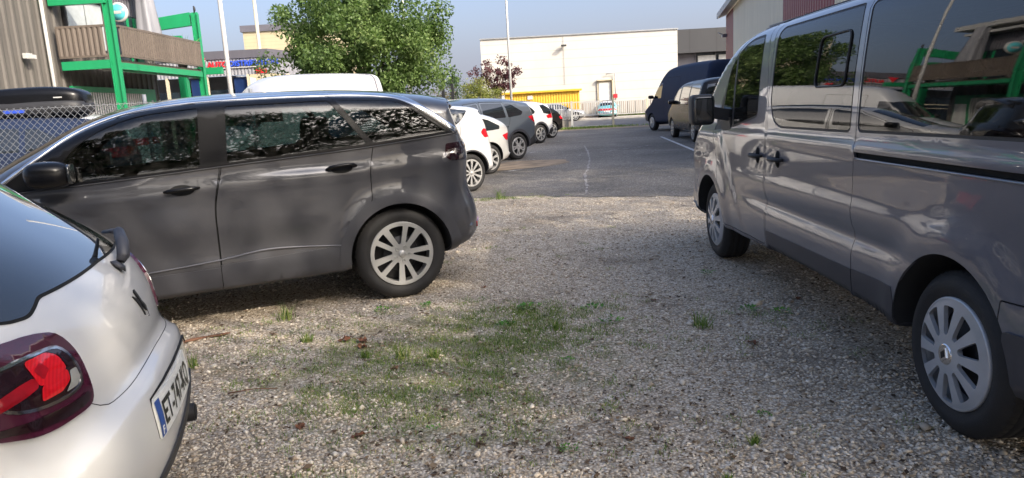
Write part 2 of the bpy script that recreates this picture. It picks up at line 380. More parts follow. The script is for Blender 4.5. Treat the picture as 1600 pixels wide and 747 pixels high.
class Vehicle:
    def __init__(s, name, shell, loc, yaw, label, cat, group=None, nose_at=None):
        s.sh = shell; s.root = empty(name, (*loc, 0), yaw); tag(s.root, label, cat, group)
    def body(s, regions, arches, mat, g=.06, rings=10, name='body', seams=.006, crop=None):
        sh = s.sh; sil = sh.sil; P = sil[:, :2]
        loops = [P]; extra = []
        nx = offp(P, 1.0) - P
        for k in range(1, rings + 1):
            d = sil[:, 2] * (1 - (1 - (k / (rings + .5)) ** sh.p) ** (1 / sh.p)); Q = P - nx * d[:, None]
            dd, _, _ = segdist(Q, P); ok = (dd > d * .93) & inpoly(Q, P); extra.append(Q[ok])
        x0, x1, z0, z1 = P[:, 0].min(), P[:, 0].max(), P[:, 1].min(), P[:, 1].max()
        gx, gz = np.meshgrid(np.arange(x0, x1, g), np.arange(z0, z1, g)); gx = gx + (np.arange(gx.shape[0]) % 2)[:, None] * g / 2
        G_ = np.stack([gx.ravel(), gz.ravel()], 1); dd, _, _ = segdist(G_, P); extra.append(G_[inpoly(G_, P) & (dd > g * .4)])
        arcs = []
        for (ax, az, ar) in arches:
            a = np.linspace(-.18, np.pi + .18, 40); L = np.stack([ax + ar * np.cos(a), az + ar * np.sin(a)], 1)
            L = np.vstack([L, [[L[-1, 0], -1]], [[L[0, 0], -1]]]); L = np.vstack([L[:40], dens(L[39:], .1)[1:]]); arcs.append(L); loops.append(L)
        for r in regions:
            r['p'] = dens(r['poly'], g * .8)
            if r.get('seam'): loops += [offp(r['p'], seams / 2), offp(r['p'], -seams / 2)]
            else: loops.append(r['p'])
        V2, T = cdt(loops, np.vstack(extra)); cen = V2[T].mean(1)
        keep = inpoly(cen, P)
        for L in arcs: keep &= ~inpoly(cen, L)
        T = T[keep]; cen = cen[keep]
        ar_ = np.cross(V2[T[:, 1]] - V2[T[:, 0]], V2[T[:, 2]] - V2[T[:, 0]]); keep = np.abs(ar_) > 1e-9; T, cen, ar_ = T[keep], cen[keep], ar_[keep]
        T = np.where((ar_ > 0)[:, None], T, T[:, ::-1])
        h = sh.h(V2); h[h < 2e-3] = 0
        pos = np.stack([V2[:, 0], -h, V2[:, 1]], 1); nrm = sh.N(np.stack([V2[:, 0], -np.maximum(h, 1e-4), V2[:, 1]], 1))
        lab = np.full(len(T), -1); seam = np.zeros(len(T), bool)
        for i, r in enumerate(regions):
            ins = inpoly(cen, r['p'])
            if r.get('seam'):
                d, _, _ = segdist(cen, r['p']); sm = (d < seams * .5) & (lab == -1) & ~seam; seam |= sm
            lab = np.where((lab == -1) & ins & ~seam, i, lab)
        def emit(T_, nm, mt, off, merge, thick, label=None):
            out = []
            if not len(T_): return out
            for sides in ([(-1, 1)] if merge else [(-1,), (1,)]):
                Vv, Nn, F, mp = [], [], [], {}
                for sd in sides:
                    for t in T_:
                        ids = []
                        for i in t:
                            key = (i, 0 if h[i] == 0 else sd)
                            if key not in mp:
                                mp[key] = len(Vv); p = pos[i].copy(); n = nrm[i].copy()
                                if sd > 0: p[1] *= -1; n[1] *= -1
                                if h[i] == 0: n[1] = 0
                                Vv.append(p + n * off); Nn.append(n)
                            ids.append(mp[key])
                        F.append(tuple(ids) if sd < 0 else tuple(ids[::-1]))
                if thick: Vv, Nn, F = skirt(Vv, Nn, F, thick)
                o = mesh_obj(nm, Vv, F, mt, s.root, True, Nn); s._last = (getattr(s, '_last', (0, []))[1], [tuple(q) for q in Nn])
                if label: o['label'] = label
                out.append(o)
            return out
        res = {}
        bo = emit(T[(lab == -1) & ~seam], name, mat, 0, True, .012)[0]
        if seam.any():
            so = emit(T[seam], 'gap', 'seam', -.010, True, 0)[0]; bm_, sm_ = bo.data, so.data; bm_.materials.append(M['seam'])
            nb = len(bm_.vertices); va = [v.co[:] for v in bm_.vertices] + [v.co[:] for v in sm_.vertices]; fa = [tuple(p.vertices) for p in bm_.polygons] + [tuple(i + nb for i in p.vertices) for p in sm_.polygons]
            nr = s._last[0] + s._last[1]; nf = len(bm_.polygons); mi = [0] * nf + [1] * (len(fa) - nf); C.objects.unlink(bo); C.objects.unlink(so)
            bpy.data.objects.remove(bo); bpy.data.objects.remove(so); mesh_obj(name, va, fa, [mat, 'seam'], s.root, True, nr, mi)
        for i, r in enumerate(regions):
            res.setdefault(r['name'], []).extend(emit(T[lab == i], r['name'], r['mat'], r.get('off', 0), r.get('merge', False), r.get('thick', .012), r.get('label')))
        # wheel wells and floor
        mb = MB()
        for (ax, az, ar) in arches:
            a = np.linspace(-.18, np.pi + .18, 40)
            q = np.stack([ax + ar * np.cos(a), az + ar * np.sin(a)], 1); hh = sh.h(q) - .004; inn = sh.hw - .42
            for sd in (-1, 1):
                vs = []
                for k in range(40): vs += [(q[k, 0], sd * max(hh[k], inn), q[k, 1]), (q[k, 0], sd * inn, q[k, 1])]
                mb.add(vs, [(2 * k, 2 * k + 2, 2 * k + 3, 2 * k + 1) for k in range(39)], 0, True)
                mb.add([(q[k, 0], sd * inn, q[k, 1]) for k in range(40)], [tuple(range(40))], 0)
        L0, L1 = P[:, 0].min(), P[:, 0].max()
        mb.box(((L0 + L1) / 2, 0, z0 + .10), ((L1 - L0) * .86, sh.hw * 1.1, .08))
        for (ax, az, ar) in arches: mb.tube([(ax, -sh.hw + .2, az - .05), (ax, sh.hw - .2, az - .05)], .06, 8)
        mb.build('underbody', 'interior', s.root, fix=False)
        return res
    def patch(s, poly, name, mat, off=.004, thick=.012, d=(1, 0), g=.025, parent=None, holes=(), label=None):
        """panel laid on the surface: poly in (u, z), u across the horizontal direction d (pointing outward)"""
        sh = s.sh; dx, dy = d; L = math.hypot(dx, dy); dx /= L; dy /= L; U = np.array([-dy, dx, 0]); D = np.array([dx, dy, 0])
        if dx == 0: U = np.array([1.0, 0, 0])
        poly = dens(poly, g); hl = [dens(h_, g) for h_ in holes]
        x0, z0 = poly.min(0); x1, z1 = poly.max(0)
        gx, gz = np.meshgrid(np.arange(x0, x1, g), np.arange(z0, z1, g)); Q = np.stack([gx.ravel(), gz.ravel()], 1)
        dd, _, _ = segdist(Q, poly); Q = Q[inpoly(Q, poly) & (dd > g * .3)]
        V2, T = cdt([poly] + hl, Q); cen = V2[T].mean(1); k = inpoly(cen, poly)
        for h_ in hl: k &= ~inpoly(cen, h_)
        T = T[k]
        cx = sh.xm
        base = U * V2[:, :1] + np.array([0, 0, 1.0]) * V2[:, 1:]
        c0 = D * (np.array([cx, 0, 0]) @ D)
        base = base + c0
        O = base + D * 4.0; Pp = sh.march(O, np.tile(-D, (len(O), 1)), 0, 4.0)
        if len(sh.sil) and abs(dx) < .3: pass
        n = sh.N(Pp); V = Pp + n * off
        ar_ = np.einsum('ij,ij->i', np.cross(V[T[:, 1]] - V[T[:, 0]], V[T[:, 2]] - V[T[:, 0]]), n[T[:, 0]]); T = np.where((ar_ > 0)[:, None], T, T[:, ::-1])
        Vv, Nn, F = skirt(V, n, T, thick) if thick else (V, n, T)
        o = mesh_obj(name, Vv, F, mat, parent or s.root, True, Nn)
        if label: o['label'] = label
        return o
    def on_side(s, x, z, side=-1):
        h = float(s.sh.h([[x, z]])[0]); n = s.sh.N([[x, side * h, z]])[0]; return Vector((x, side * h, z)), Vector(n)
    def strip(s, pts, w, t, name, mat, side=-1, parent=None, ds=.04, off=.0):
        """bar following the body side through (x, z) points; w across, t proud"""
        P = np.array(pts, float); P = crom([(p[0], p[1], 0) for p in P], ds, False)[:, :2]; vs = []
        tn = np.gradient(P, axis=0); tn /= np.linalg.norm(tn, axis=1, keepdims=True); nn = np.stack([-tn[:, 1], tn[:, 0]], 1)
        ww = w if isinstance(w, (list, tuple)) else [w, w]; k = np.linspace(0, 1, len(P)); W_ = np.interp(k, np.linspace(0, 1, len(ww)), ww)
        for i, (p, q) in enumerate(zip(P, nn)):
            for a, b in ((-.5, -.004), (-.5, t * .7), (-.2, t), (.2, t), (.5, t * .7), (.5, -.004)):
                c = p + q * a * W_[i]; pp, nv = s.on_side(c[0], c[1], side); vs.append(pp + nv * (b + off))
        n = len(P); fs = [(6 * i + j, 6 * i + (j + 1) % 6, 6 * i + 6 + (j + 1) % 6, 6 * i + 6 + j) for i in range(n - 1) for j in range(6)] + [tuple(range(6)), tuple(range(6 * n - 1, 6 * n - 7, -1))]
        mb = MB(); mb.add(vs, fs, 0, True); return mb.build(name, mat, parent or s.root)

def disc(Rout, holes, dome, thick=.018, g=.03):
    a = np.linspace(0, 2 * np.pi, 73)[:-1]; out = np.stack([Rout * np.cos(a), Rout * np.sin(a)], 1)
    ex = [[r * math.cos(t), r * math.sin(t)] for r in np.arange(.0, Rout, .022) for t in np.linspace(0, 2 * np.pi, max(3, int(r * 2 * np.pi / .022)))[:-1]]
    V2, T = cdt([out] + [dens(h, .02) for h in holes], np.array(ex) if ex else np.zeros((0, 2))); cen = V2[T].mean(1); k = inpoly(cen, out)
    for h in holes: k &= ~inpoly(cen, h)
    T = T[k]; ar_ = np.cross(V2[T[:, 1]] - V2[T[:, 0]], V2[T[:, 2]] - V2[T[:, 0]]); T = np.where((ar_ > 0)[:, None], T, T[:, ::-1])
    r = np.linalg.norm(V2, axis=1); y = np.array([-dome(q) for q in r]); V = np.stack([V2[:, 0], y, V2[:, 1]], 1)
    e = 1e-3; sl = np.array([(dome(q + e) - dome(max(q - e, 0))) / (2 * e) for q in r]); rr = np.maximum(r, 1e-6)
    n = np.stack([-sl * V2[:, 0] / rr, -np.ones(len(r)), -sl * V2[:, 1] / rr], 1); n /= np.linalg.norm(n, axis=1, keepdims=True)
    Nn0 = np.tile([0, -1.0, 0], (len(V), 1)); Vv, Nn, F = skirt(V, Nn0, T, thick); Nn[:len(V)] = [tuple(q) for q in n]
    return Vv, Nn, F
def hole(r0, r1, a0, a1, b0, b1, rad=.012):
    """opening between two spokes: inner arc a0..a1 at r0, outer arc b0..b1 at r1"""
    P = [(r0 * math.cos(a0), r0 * math.sin(a0)), (r0 * math.cos(a1), r0 * math.sin(a1))]
    P += [(r1 * math.cos(b1 + (b0 - b1) * t), r1 * math.sin(b1 + (b0 - b1) * t)) for t in (0, .33, .67, 1)]
    return roundp(P, rad, 3)
def make_wheel(style, Rt, rr, w=.21, parent=None, fine=True):
    """wheel facing -y with its outer face at y = 0"""
    root = MB(); root.lathe([(.0, .03), (.13, .03), (.14, .05), (.14, .07), (rr - .03, .07), (rr - .02, .1), (rr - .02, w - .02), (.0, w - .02)], 40)
    hub = root.build('wheel', 'dark_metal', parent, fix=True)
    t = MB(); g = Rt - .007; prof = [(rr - .01, .035), (rr - .004, .012), (rr + .012, .004), (rr + (Rt - rr) * .35, -.010), (rr + (Rt - rr) * .62, -.012), (Rt - .022, .004), (Rt - .006, .020), (Rt, .034)]
    prof += [(Rt, w * .3), (g, w * .31), (g, w * .34), (Rt, w * .35), (Rt, w * .5), (g, w * .51), (g, w * .54), (Rt, w * .55), (Rt, w * .72), (g, w * .73), (g, w * .76), (Rt, w * .77), (Rt, w - .03), (Rt - .02, w - .005), (rr, w)]
    t.lathe(prof, 72 if fine else 40)
    if fine:
        for k in range(60):
            a = 2 * math.pi * k / 60; p = Vector((math.cos(a), 0, math.sin(a))); q = Vector((math.cos(a + .035), 0, math.sin(a + .035)))
            t.add([p * (Rt + .0025) + Vector((0, .030, 0)), q * (Rt + .0025) + Vector((0, .030, 0)), q * (Rt - .018) + Vector((0, .0065, 0)), p * (Rt - .018) + Vector((0, .0065, 0)), p * (Rt + .0025) + Vector((0, w * .29, 0)), q * (Rt + .0025) + Vector((0, w * .29, 0))], [(0, 1, 2, 3), (4, 5, 1, 0)], 0)
    t.build('tyre', 'rubber', hub, fix=False)
    Ro = rr + .006; hs = []; pi = math.pi; mt = 'alloy'
    if style == 'blades':      # ten tapering blades in five pairs
        for k in range(5):
            a = 2 * pi * k / 5 + .12
            hs.append(hole(.075, rr - .022, a - .12, a + .12, a - .275, a + .275)); b = a + pi / 5
            hs.append(hole(.090, rr - .022, b - .05, b + .09, b - .12, b + .17, .01))
        dome = lambda r: .012 * min(1, (r / rr)) + (.012 if r < .04 else 0) - .004
    elif style == 'cover':     # plastic wheel cover with ten curved spokes
        for k in range(10):
            a = 2 * pi * k / 10 + .1; hs.append(hole(.082, rr - .024, a - .11, a + .16, a - .185, a + .185, .018))
        dome = lambda r: .020 + .016 * math.cos(min(1, r / rr) * pi / 2) - (.016 if r > rr - .01 else 0); mt = 'hubcap'
    elif style == 'five':
        for k in range(5):
            a = 2 * pi * k / 5 + .3; hs.append(hole(.085, rr - .02, a - .28, a + .28, a - .36, a + .36, .03)); b = a + pi / 5; hs.append(hole(.12, rr - .04, b - .05, b + .05, b - .10, b + .10, .01))
        dome = lambda r: .006
    elif style == 'multi':
        for k in range(10):
            a = 2 * pi * k / 10; hs.append(hole(.06, rr - .018, a - .14, a + .14, a - .20, a + .20, .01))
        dome = lambda r: .006
    else:
        for k in range(7):
            a = 2 * pi * k / 7; hs.append(hole(.075, rr - .02, a - .22, a + .22, a - .30, a + .30, .02))
        dome = lambda r: .008
    V, Nn, F = disc(Ro, hs, dome); rim = mesh_obj('rim', V, F, mt, hub, True, Nn)
    lip = MB(); lip.lathe([(rr + .008, .014), (rr + .010, -.002), (rr + .002, -.008), (rr - .010, .0), (rr - .016, .03), (rr - .02, .09)], 56); lip.build('rim_lip', mt, hub)
    bolts = MB()
    if style in ('blades', 'five', 'multi', 'seven'):
        for k in range(5): a = 2 * pi * k / 5 + .12 + (pi / 5 if style == 'blades' else 0); bolts.lathe([(.011, -.010), (.012, .0), (.012, .03)], 10, c=(.055 * math.cos(a), 0, .055 * math.sin(a)))
    bolts.lathe([(0, -.018), (.022, -.018), (.028, -.012), (.028, .02)], 24)
    bolts.build('hub_cap', 'alloy' if style != 'cover' else 'hubcap', hub)
    return hub
def place_wheels(v, style, Rt, rr, xs, hw, inset=.02, spins=(0, 0, 0, 0), w=.21, fine=True, steer=0):
    proto = None; k = 0
    for x in xs:
        for sd in (-1, 1):
            if proto is None: o = proto = make_wheel(style, Rt, rr, w, v.root, fine)
            else:
                o = copy_tree(proto, v.root)
            o.location = (x, sd * (hw - inset), Rt); o.rotation_euler = (0, spins[k % 4] if sd < 0 else -spins[k % 4], 0 if sd < 0 else math.pi)
            k += 1
def handle(v, x, z, L=.20, mat='gloss_black', side=-1, drop=.0, parent=None, dish=True, name='door_handle', proud=.035):
    """pull handle standing proud of the door over a dished recess"""
    p0, n = v.on_side(x, z, side); mb = MB()
    pts = []
    for t in np.linspace(-1, 1, 9):
        p, nn = v.on_side(x + t * L / 2, z + drop * t, side); pts.append(p + nn * (proud * (1 - abs(t) ** 4) + .002))
    mb.tube(pts, [.008] + [.015] * 7 + [.009], 10, flat=1.0); o = mb.build(name, mat, parent or v.root)
    if dish:
        a = np.linspace(0, 2 * np.pi, 25)[:-1]; e = [(x + .0 + L * .36 * math.cos(t), z - .004 + .036 * math.sin(t)) for t in a]
        pl = []; vs = []; 
        for q in e: p, nn = v.on_side(q[0], q[1], side); vs.append(p + nn * .0015)
        c, nn = v.on_side(x, z, side); vs.append(c + nn * .0015)
        d = MB(); d.add(vs, [((i + 1) % 24, i, 24) if side < 0 else (i, (i + 1) % 24, 24) for i in range(24)], 0, True); d.build('handle_recess', 'seam', o, fix=False)
    return o
def seats(v, rows, z=.55, w=.5, gap=.38, mat='seat_fabric'):
    for x, ys in rows:
        for y in ys:
            mb = MB(); mb.sup((x - .25, y, z - .08), (.27, w / 2, .09), (.5, .5)); mb.sup((x + .08, y, z + .28), (.10, w / 2, .34), (.5, .5), ry=.28); mb.sup((x + .17, y, z + .70), (.05, .14, .10), (.6, .6), ry=.15)
            mb.tube([(x + .14, y - .05, z + .5), (x + .16, y - .05, z + .66)], .006, 6); mb.tube([(x + .14, y + .05, z + .5), (x + .16, y + .05, z + .66)], .006, 6)
            mb.build('seat', mat, v.root)
def sil_band(sh, x0, x1, k, top=True, zmin=.6, zmax=9, out=.03):
    """polygon in side view covering the top band of the body between two stations, down to y = k * half width"""
    S = sh.sil; P = S[:, :2]; n = offp(P, 1.0) - P
    ok = (P[:, 0] >= x0) & (P[:, 0] <= x1) & (P[:, 1] > zmin) & (P[:, 1] < zmax); idx = np.where(ok)[0]
    if not len(idx): return None
    # order along the loop, starting after the gap
    N_ = len(P); st = [i for i in idx if (i - 1) % N_ not in set(idx)]; i = st[0]; run = []; S_ = set(idx)
    while i in S_: run.append(i); i = (i + 1) % N_
    d = S[:, 2] * (1 - (1 - k ** sh.p) ** (1 / sh.p))
    return np.vstack([(P + n * out)[run], (P - n * d[:, None])[run][::-1]])
# ================================================================ ground
def gravel_mat():
    m, nt, n, l, b = nmat('gravel_ground'); tc = n.new('ShaderNodeTexCoord')
    v = n.new('ShaderNodeTexVoronoi'); v.inputs['Scale'].default_value = 75; l.new(tc.outputs['Object'], v.inputs[0])
    v2 = n.new('ShaderNodeTexVoronoi'); v2.inputs['Scale'].default_value = 140; l.new(tc.outputs['Object'], v2.inputs[0])
    sep = n.new('ShaderNodeSeparateColor'); l.new(v.outputs['Color'], sep.inputs[0])
    st = ramp(nt, sep.outputs[0], [(0, (.30, .235, .165)), (.25, (.50, .415, .31)), (.6, (.64, .545, .425)), (.85, (.72, .63, .51)), (1, (.80, .72, .61))])
    edge = ramp(nt, v.outputs['Distance'], [(.30, 1.0), (.66, .48)]); c = mixc(nt, .85, st.outputs[0], edge.outputs[0], 'MULTIPLY')
    soil = mixc(nt, ramp(nt, v2.outputs['Distance'], [(.2, 0.0), (.6, 1.0)]).outputs[0], (.20, .155, .11), (.10, .078, .055))
    n1 = noise(nt, .9, 6, .62, dist=.4); n2 = noise(nt, 9, 5, .65)
    a = n.new('ShaderNodeMath'); a.operation = 'MULTIPLY_ADD'; l.new(n2.outputs[0], a.inputs[0]); a.inputs[1].default_value = .55; l.new(n1.outputs[0], a.inputs[2])
    f = ramp(nt, a.outputs[0], [(.78, 0.0), (.96, .6)]); c = mixc(nt, f.outputs[0], c, soil)
    # moss and tiny ground plants, thick around one worn patch
    sx = n.new('ShaderNodeSeparateXYZ'); l.new(tc.outputs['Object'], sx.inputs[0])
    vd = n.new('ShaderNodeVectorMath'); vd.operation = 'SUBTRACT'; l.new(tc.outputs['Object'], vd.inputs[0]); vd.inputs[1].default_value = (-.40, 3.95, 0)
    vs = n.new('ShaderNodeVectorMath'); vs.operation = 'MULTIPLY'; l.new(vd.outputs[0], vs.inputs[0]); vs.inputs[1].default_value = (.60, .55, 0)
    vl = n.new('ShaderNodeVectorMath'); vl.operation = 'LENGTH'; l.new(vs.outputs[0], vl.inputs[0])
    near = ramp(nt, vl.outputs['Value'], [(.25, .34), (.95, .06), (1.6, 0.0)])
    n3 = noise(nt, 3.2, 8, .7, dist=.3); ad = n.new('ShaderNodeMath'); l.new(n3.outputs[0], ad.inputs[0]); l.new(near.outputs[0], ad.inputs[1])
    g = ramp(nt, ad.outputs[0], [(.66, 0.0), (.86, .52)]); gcol = mixc(nt, noise(nt, 45, 3).outputs[0], (.07, .085, .025), (.22, .22, .09))
    c = mixc(nt, g.outputs[0], c, gcol); l.new(c, b.inputs['Base Color']); b.inputs['Roughness'].default_value = .95; b.inputs['Specular IOR Level'].default_value = .2
    inv = n.new('ShaderNodeMath'); inv.operation = 'SUBTRACT'; inv.inputs[0].default_value = 1; l.new(v.outputs['Distance'], inv.inputs[1])
    bump(nt, inv.outputs[0], b, .8, .010)
gravel_mat()
def asphalt_mat():
    m, nt, n, l, b = nmat('asphalt'); v = n.new('ShaderNodeTexVoronoi'); tc = n.new('ShaderNodeTexCoord'); v.inputs['Scale'].default_value = 60; l.new(tc.outputs['Object'], v.inputs[0])
    sep = n.new('ShaderNodeSeparateColor'); l.new(v.outputs['Color'], sep.inputs[0])
    st = ramp(nt, sep.outputs[0], [(0, (.078, .070, .060)), (.7, (.138, .125, .108)), (.93, (.22, .20, .175)), (1, (.40, .375, .34))])
    w = ramp(nt, noise(nt, .35, 7, .6, dist=.6).outputs[0], [(.35, .72), (.65, 1.35)]); c = mixc(nt, 1, st.outputs[0], w.outputs[0], 'MULTIPLY')
    dirt = ramp(nt, noise(nt, 1.3, 8, .68).outputs[0], [(.55, 0.0), (.75, .5)]); c = mixc(nt, dirt.outputs[0], c, (.17, .14, .11))
    nx = noise(nt, 2.2, 6, .6, dist=1.0, stretch=(.25, 1.6, 1)); sc = ramp(nt, nx.outputs[0], [(.66, 0.0), (.70, .35), (.73, 0)]); c = mixc(nt, sc.outputs[0], c, (.34, .33, .31))
    l.new(c, b.inputs['Base Color']); b.inputs['Roughness'].default_value = .88; bump(nt, v.outputs['Distance'], b, .35, .006)
asphalt_mat()
simple('earth', (.16, .13, .09), .95, vary=.4, vscale=.4, bmp=.5, bscale=8)
simple('road_asphalt', (.13, .125, .12), .9, vary=.25, vscale=.6, bmp=.2)
simple('pavement', (.46, .42, .36), .85, vary=.15, vscale=1.2, bmp=.2)
simple('sandy_dirt', (.25, .19, .13), .95, vary=.35, vscale=2.5, bmp=.4, bscale=30)
simple('kerb_stone', (.36, .34, .31), .85, vary=.2, vscale=4)
def worn_paint(name, col, thr):
    m, nt, n, l, b = nmat(name); nz = noise(nt, 6, 8, .75)
    c = mixc(nt, ramp(nt, nz.outputs[0], [(thr, 0.0), (thr + .06, 1.0)]).outputs[0], (.09, .085, .085), col); l.new(c, b.inputs['Base Color']); b.inputs['Roughness'].default_value = .8
worn_paint('line_paint', (.55, .55, .54), .40); worn_paint('crack_fill', (.30, .28, .26), .44); worn_paint('old_line', (.42, .41, .39), .50)

def sheet(name, pts, z, mat, res=0):
    mb = MB(); mb.add([(x, y, z) for x, y in pts], [tuple(range(len(pts)))]); o = mb.build(name, mat, fix=False); tag(o, kind='structure'); return o
sheet('ground', [(-1500, -1500), (1500, -1500), (1500, 1500), (-1500, 1500)], -.012, 'earth')
edge = []
for i in range(401):
    x = -24 + 48 * i / 400; edge.append((x, 11.40 - .34 * (x + .5) + .10 * math.sin(x * 1.7 + 1) + .08 * math.sin(x * 4.1) + .06 * math.sin(x * 13.7 + 1) + .07 * random.uniform(-1, 1)))
mbg = MB(); nx_, ny_ = 150, 120; gx0, gx1, gy0, gy1 = -5.5, 6.5, .6, 9.0
vs = [(-24, -14, 0), (24, -14, 0)] + [(x, y + .5, 0) for x, y in edge[::-1]]
sheet('gravel', [(v[0], v[1]) for v in vs], 0, 'gravel_ground')
sheet('parking_lot', edge + [(24, 38.6), (-24, 40.6)], .006, 'asphalt')
sheet('road', [(-160, 41), (160, 38.2), (160, 56), (-160, 56)], -.004, 'road_asphalt')
mb = MB(); mb.box((0, 57.6, .04), (320, 3.2, .12)); tag(mb.build('pavement', 'pavement'), kind='structure')
mb = MB(); mb.box((0, 55.93, .05), (320, .14, .15)); tag(mb.build('kerb', 'kerb_stone'), kind='structure')
# sandy verge at the far end of the lot and between bays
def blob(name, cx, cy, rx, ry, z, mat, seed, rz=0, k=.22):
    r = np.random.default_rng(seed); ph = r.uniform(0, 6.28, 6); am = r.uniform(.3, 1, 6) * k; pts = []
    for a in np.linspace(0, 2 * np.pi, 73)[:-1]:
        s_ = 1 + sum(am[j] * math.sin((j + 2) * a + ph[j]) / (j + 1.5) for j in range(6)); x, y = rx * s_ * math.cos(a), ry * s_ * math.sin(a)
        pts.append((cx + x * math.cos(rz) - y * math.sin(rz), cy + x * math.sin(rz) + y * math.cos(rz)))
    return sheet(name, pts, z, mat)
blob('dirt_verge', 3.5, 37.6, 7.5, 1.3, .012, 'sandy_dirt', 3, -.05); blob('dirt_patch', .25, 17.3, 1.6, .9, .012, 'sandy_dirt', 5, .7)
def stripe(name, a, b, w, mat, z=.011, wig=0, n=24):
    a, b = np.array(a), np.array(b); d = (b - a) / np.linalg.norm(b - a); q = np.array([-d[1], d[0]]); L, R = [], []
    off = np.cumsum(rng.normal(0, wig, n + 1)) if wig else np.zeros(n + 1)
    for i in range(n + 1):
        p = a + (b - a) * i / n + q * off[i]; ww = w / 2 * (1 if not wig else rng.uniform(.4, 1.5)); L.append(p + q * ww); R.append(p - q * ww)
    mb = MB(); vs = [(*p, z) for p in L] + [(*p, z) for p in R]; mb.add(vs, [(i, n + 1 + i, n + 2 + i, i + 1) for i in range(n)]); return tag(mb.build(name, mat, fix=False), kind='structure')
stripe('painted_line', (5.62, 26.4), (4.62, 16.2), .10, 'line_paint')
stripe('asphalt_crack', (1.19, 11.05), (2.35, 23.5), .045, 'crack_fill', .012, .013, 60)
stripe('asphalt_crack', (1.75, 19.3), (4.3, 22.2), .06, 'old_line', .013, .03, 30)
for a, b in (((.55, 21.4), (1.1, 21.95)), ((.15, 18.2), (.75, 18.9)), ((-.15, 15.6), (.30, 16.1)), ((1.6, 26.6), (2.1, 27.2))): stripe('painted_line', a, b, .12, 'old_line')

# loose stones lying on the gravel
N = 110000
u = rng.random(N); yy = 1.25 * (13.0 / 1.25) ** u; xx = (rng.random(N) * 1.56 - .80) * yy + rng.normal(0, .2, N)
nz_ = sum(np.sin(xx * f_ * c1 + yy * f_ * s1 + p_) / f_ ** .5 for f_, c1, s1, p_ in ((2.1, .8, .6, 1), (3.7, -.5, .86, 2.2), (6.3, .95, -.3, .4), (11, .2, .98, 5), (17, -.8, .6, 3)))
k = rng.random(N) < np.clip(.72 + nz_ * .55, .12, 1) * (1 - .55 * np.exp(-((xx + .2) / .9) ** 2 - ((yy - 4.2) / .8) ** 2)); e_ = yy - (11.3 - .34 * (xx + .5)); k &= rng.random(N) < np.where(e_ < 0, 1, np.exp(-e_ / .16) * .5); yy, xx = yy[k], xx[k]; N = len(xx)
oct_ = np.array([(1, 0, 0), (-1, 0, 0), (0, 1, 0), (0, -1, 0), (0, 0, 1), (0, 0, -1)], float); of = np.array([(0, 2, 4), (2, 1, 4), (1, 3, 4), (3, 0, 4), (2, 0, 5), (1, 2, 5), (3, 1, 5), (0, 3, 5)])
sz = rng.gamma(5, .00095, N) + .002 + .0003 * yy; sz *= np.where(rng.random(N) < .02, 1.8, 1)
A = rng.random((N, 6, 3)) * .7 - .35 + oct_; A *= (sz[:, None, None] * np.stack([rng.uniform(.8, 1.5, N), rng.uniform(.7, 1.1, N), rng.uniform(.45, .8, N)], 1)[:, None, :])
an = rng.random(N) * 6.28; ca, sa = np.cos(an)[:, None], np.sin(an)[:, None]
V = np.stack([A[..., 0] * ca - A[..., 1] * sa + xx[:, None], A[..., 0] * sa + A[..., 1] * ca + yy[:, None], A[..., 2] + sz[:, None] * .25], 2).reshape(-1, 3)
F = (of[None] + 6 * np.arange(N)[:, None, None]).reshape(-1, 3)
def big_mesh(name, V, F, mat, rnd=None, k=3):
    me = bpy.data.meshes.new(name); me.vertices.add(len(V)); me.vertices.foreach_set('co', V.astype(np.float32).ravel()); nf = len(F)
    me.loops.add(nf * k); me.loops.foreach_set('vertex_index', F.astype(np.int32).ravel()); me.polygons.add(nf)
    me.polygons.foreach_set('loop_start', np.arange(0, nf * k, k, dtype=np.int32)); me.polygons.foreach_set('loop_total', np.full(nf, k, dtype=np.int32))
    if rnd is not None: at = me.attributes.new('rnd', 'FLOAT', 'POINT'); at.data.foreach_set('value', rnd.astype(np.float32))
    me.materials.append(M[mat]); me.update(calc_edges=True); me.validate(); o = bpy.data.objects.new(name, me); C.objects.link(o); return o
def attr_mat(name, stops, rough=.9, trans=0):
    m, nt, n, l, b = nmat(name); a = n.new('ShaderNodeAttribute'); a.attribute_name = 'rnd'; r = ramp(nt, a.outputs['Fac'], stops)
    l.new(r.outputs[0], b.inputs['Base Color']); b.inputs['Roughness'].default_value = rough; b.inputs['Specular IOR Level'].default_value = .25
    if trans:
        t = n.new('ShaderNodeBsdfTranslucent'); mx = n.new('ShaderNodeMixShader'); mx.inputs[0].default_value = trans
        c = mixc(nt, 1, r.outputs[0], (1.15, 1.35, .75), 'MULTIPLY'); l.new(c, t.inputs[0]); l.new(b.outputs[0], mx.inputs[1]); l.new(t.outputs[0], mx.inputs[2]); l.new(mx.outputs[0], n['Material Output'].inputs[0])
    return m
attr_mat('stone', [(0, (.30, .235, .17)), (.3, (.50, .42, .32)), (.6, (.62, .535, .425)), (.85, (.70, .62, .51)), (1, (.80, .73, .63))])
tag(big_mesh('loose_stones', V, F, 'stone', np.repeat(rng.random(N), 6)), kind='stuff')
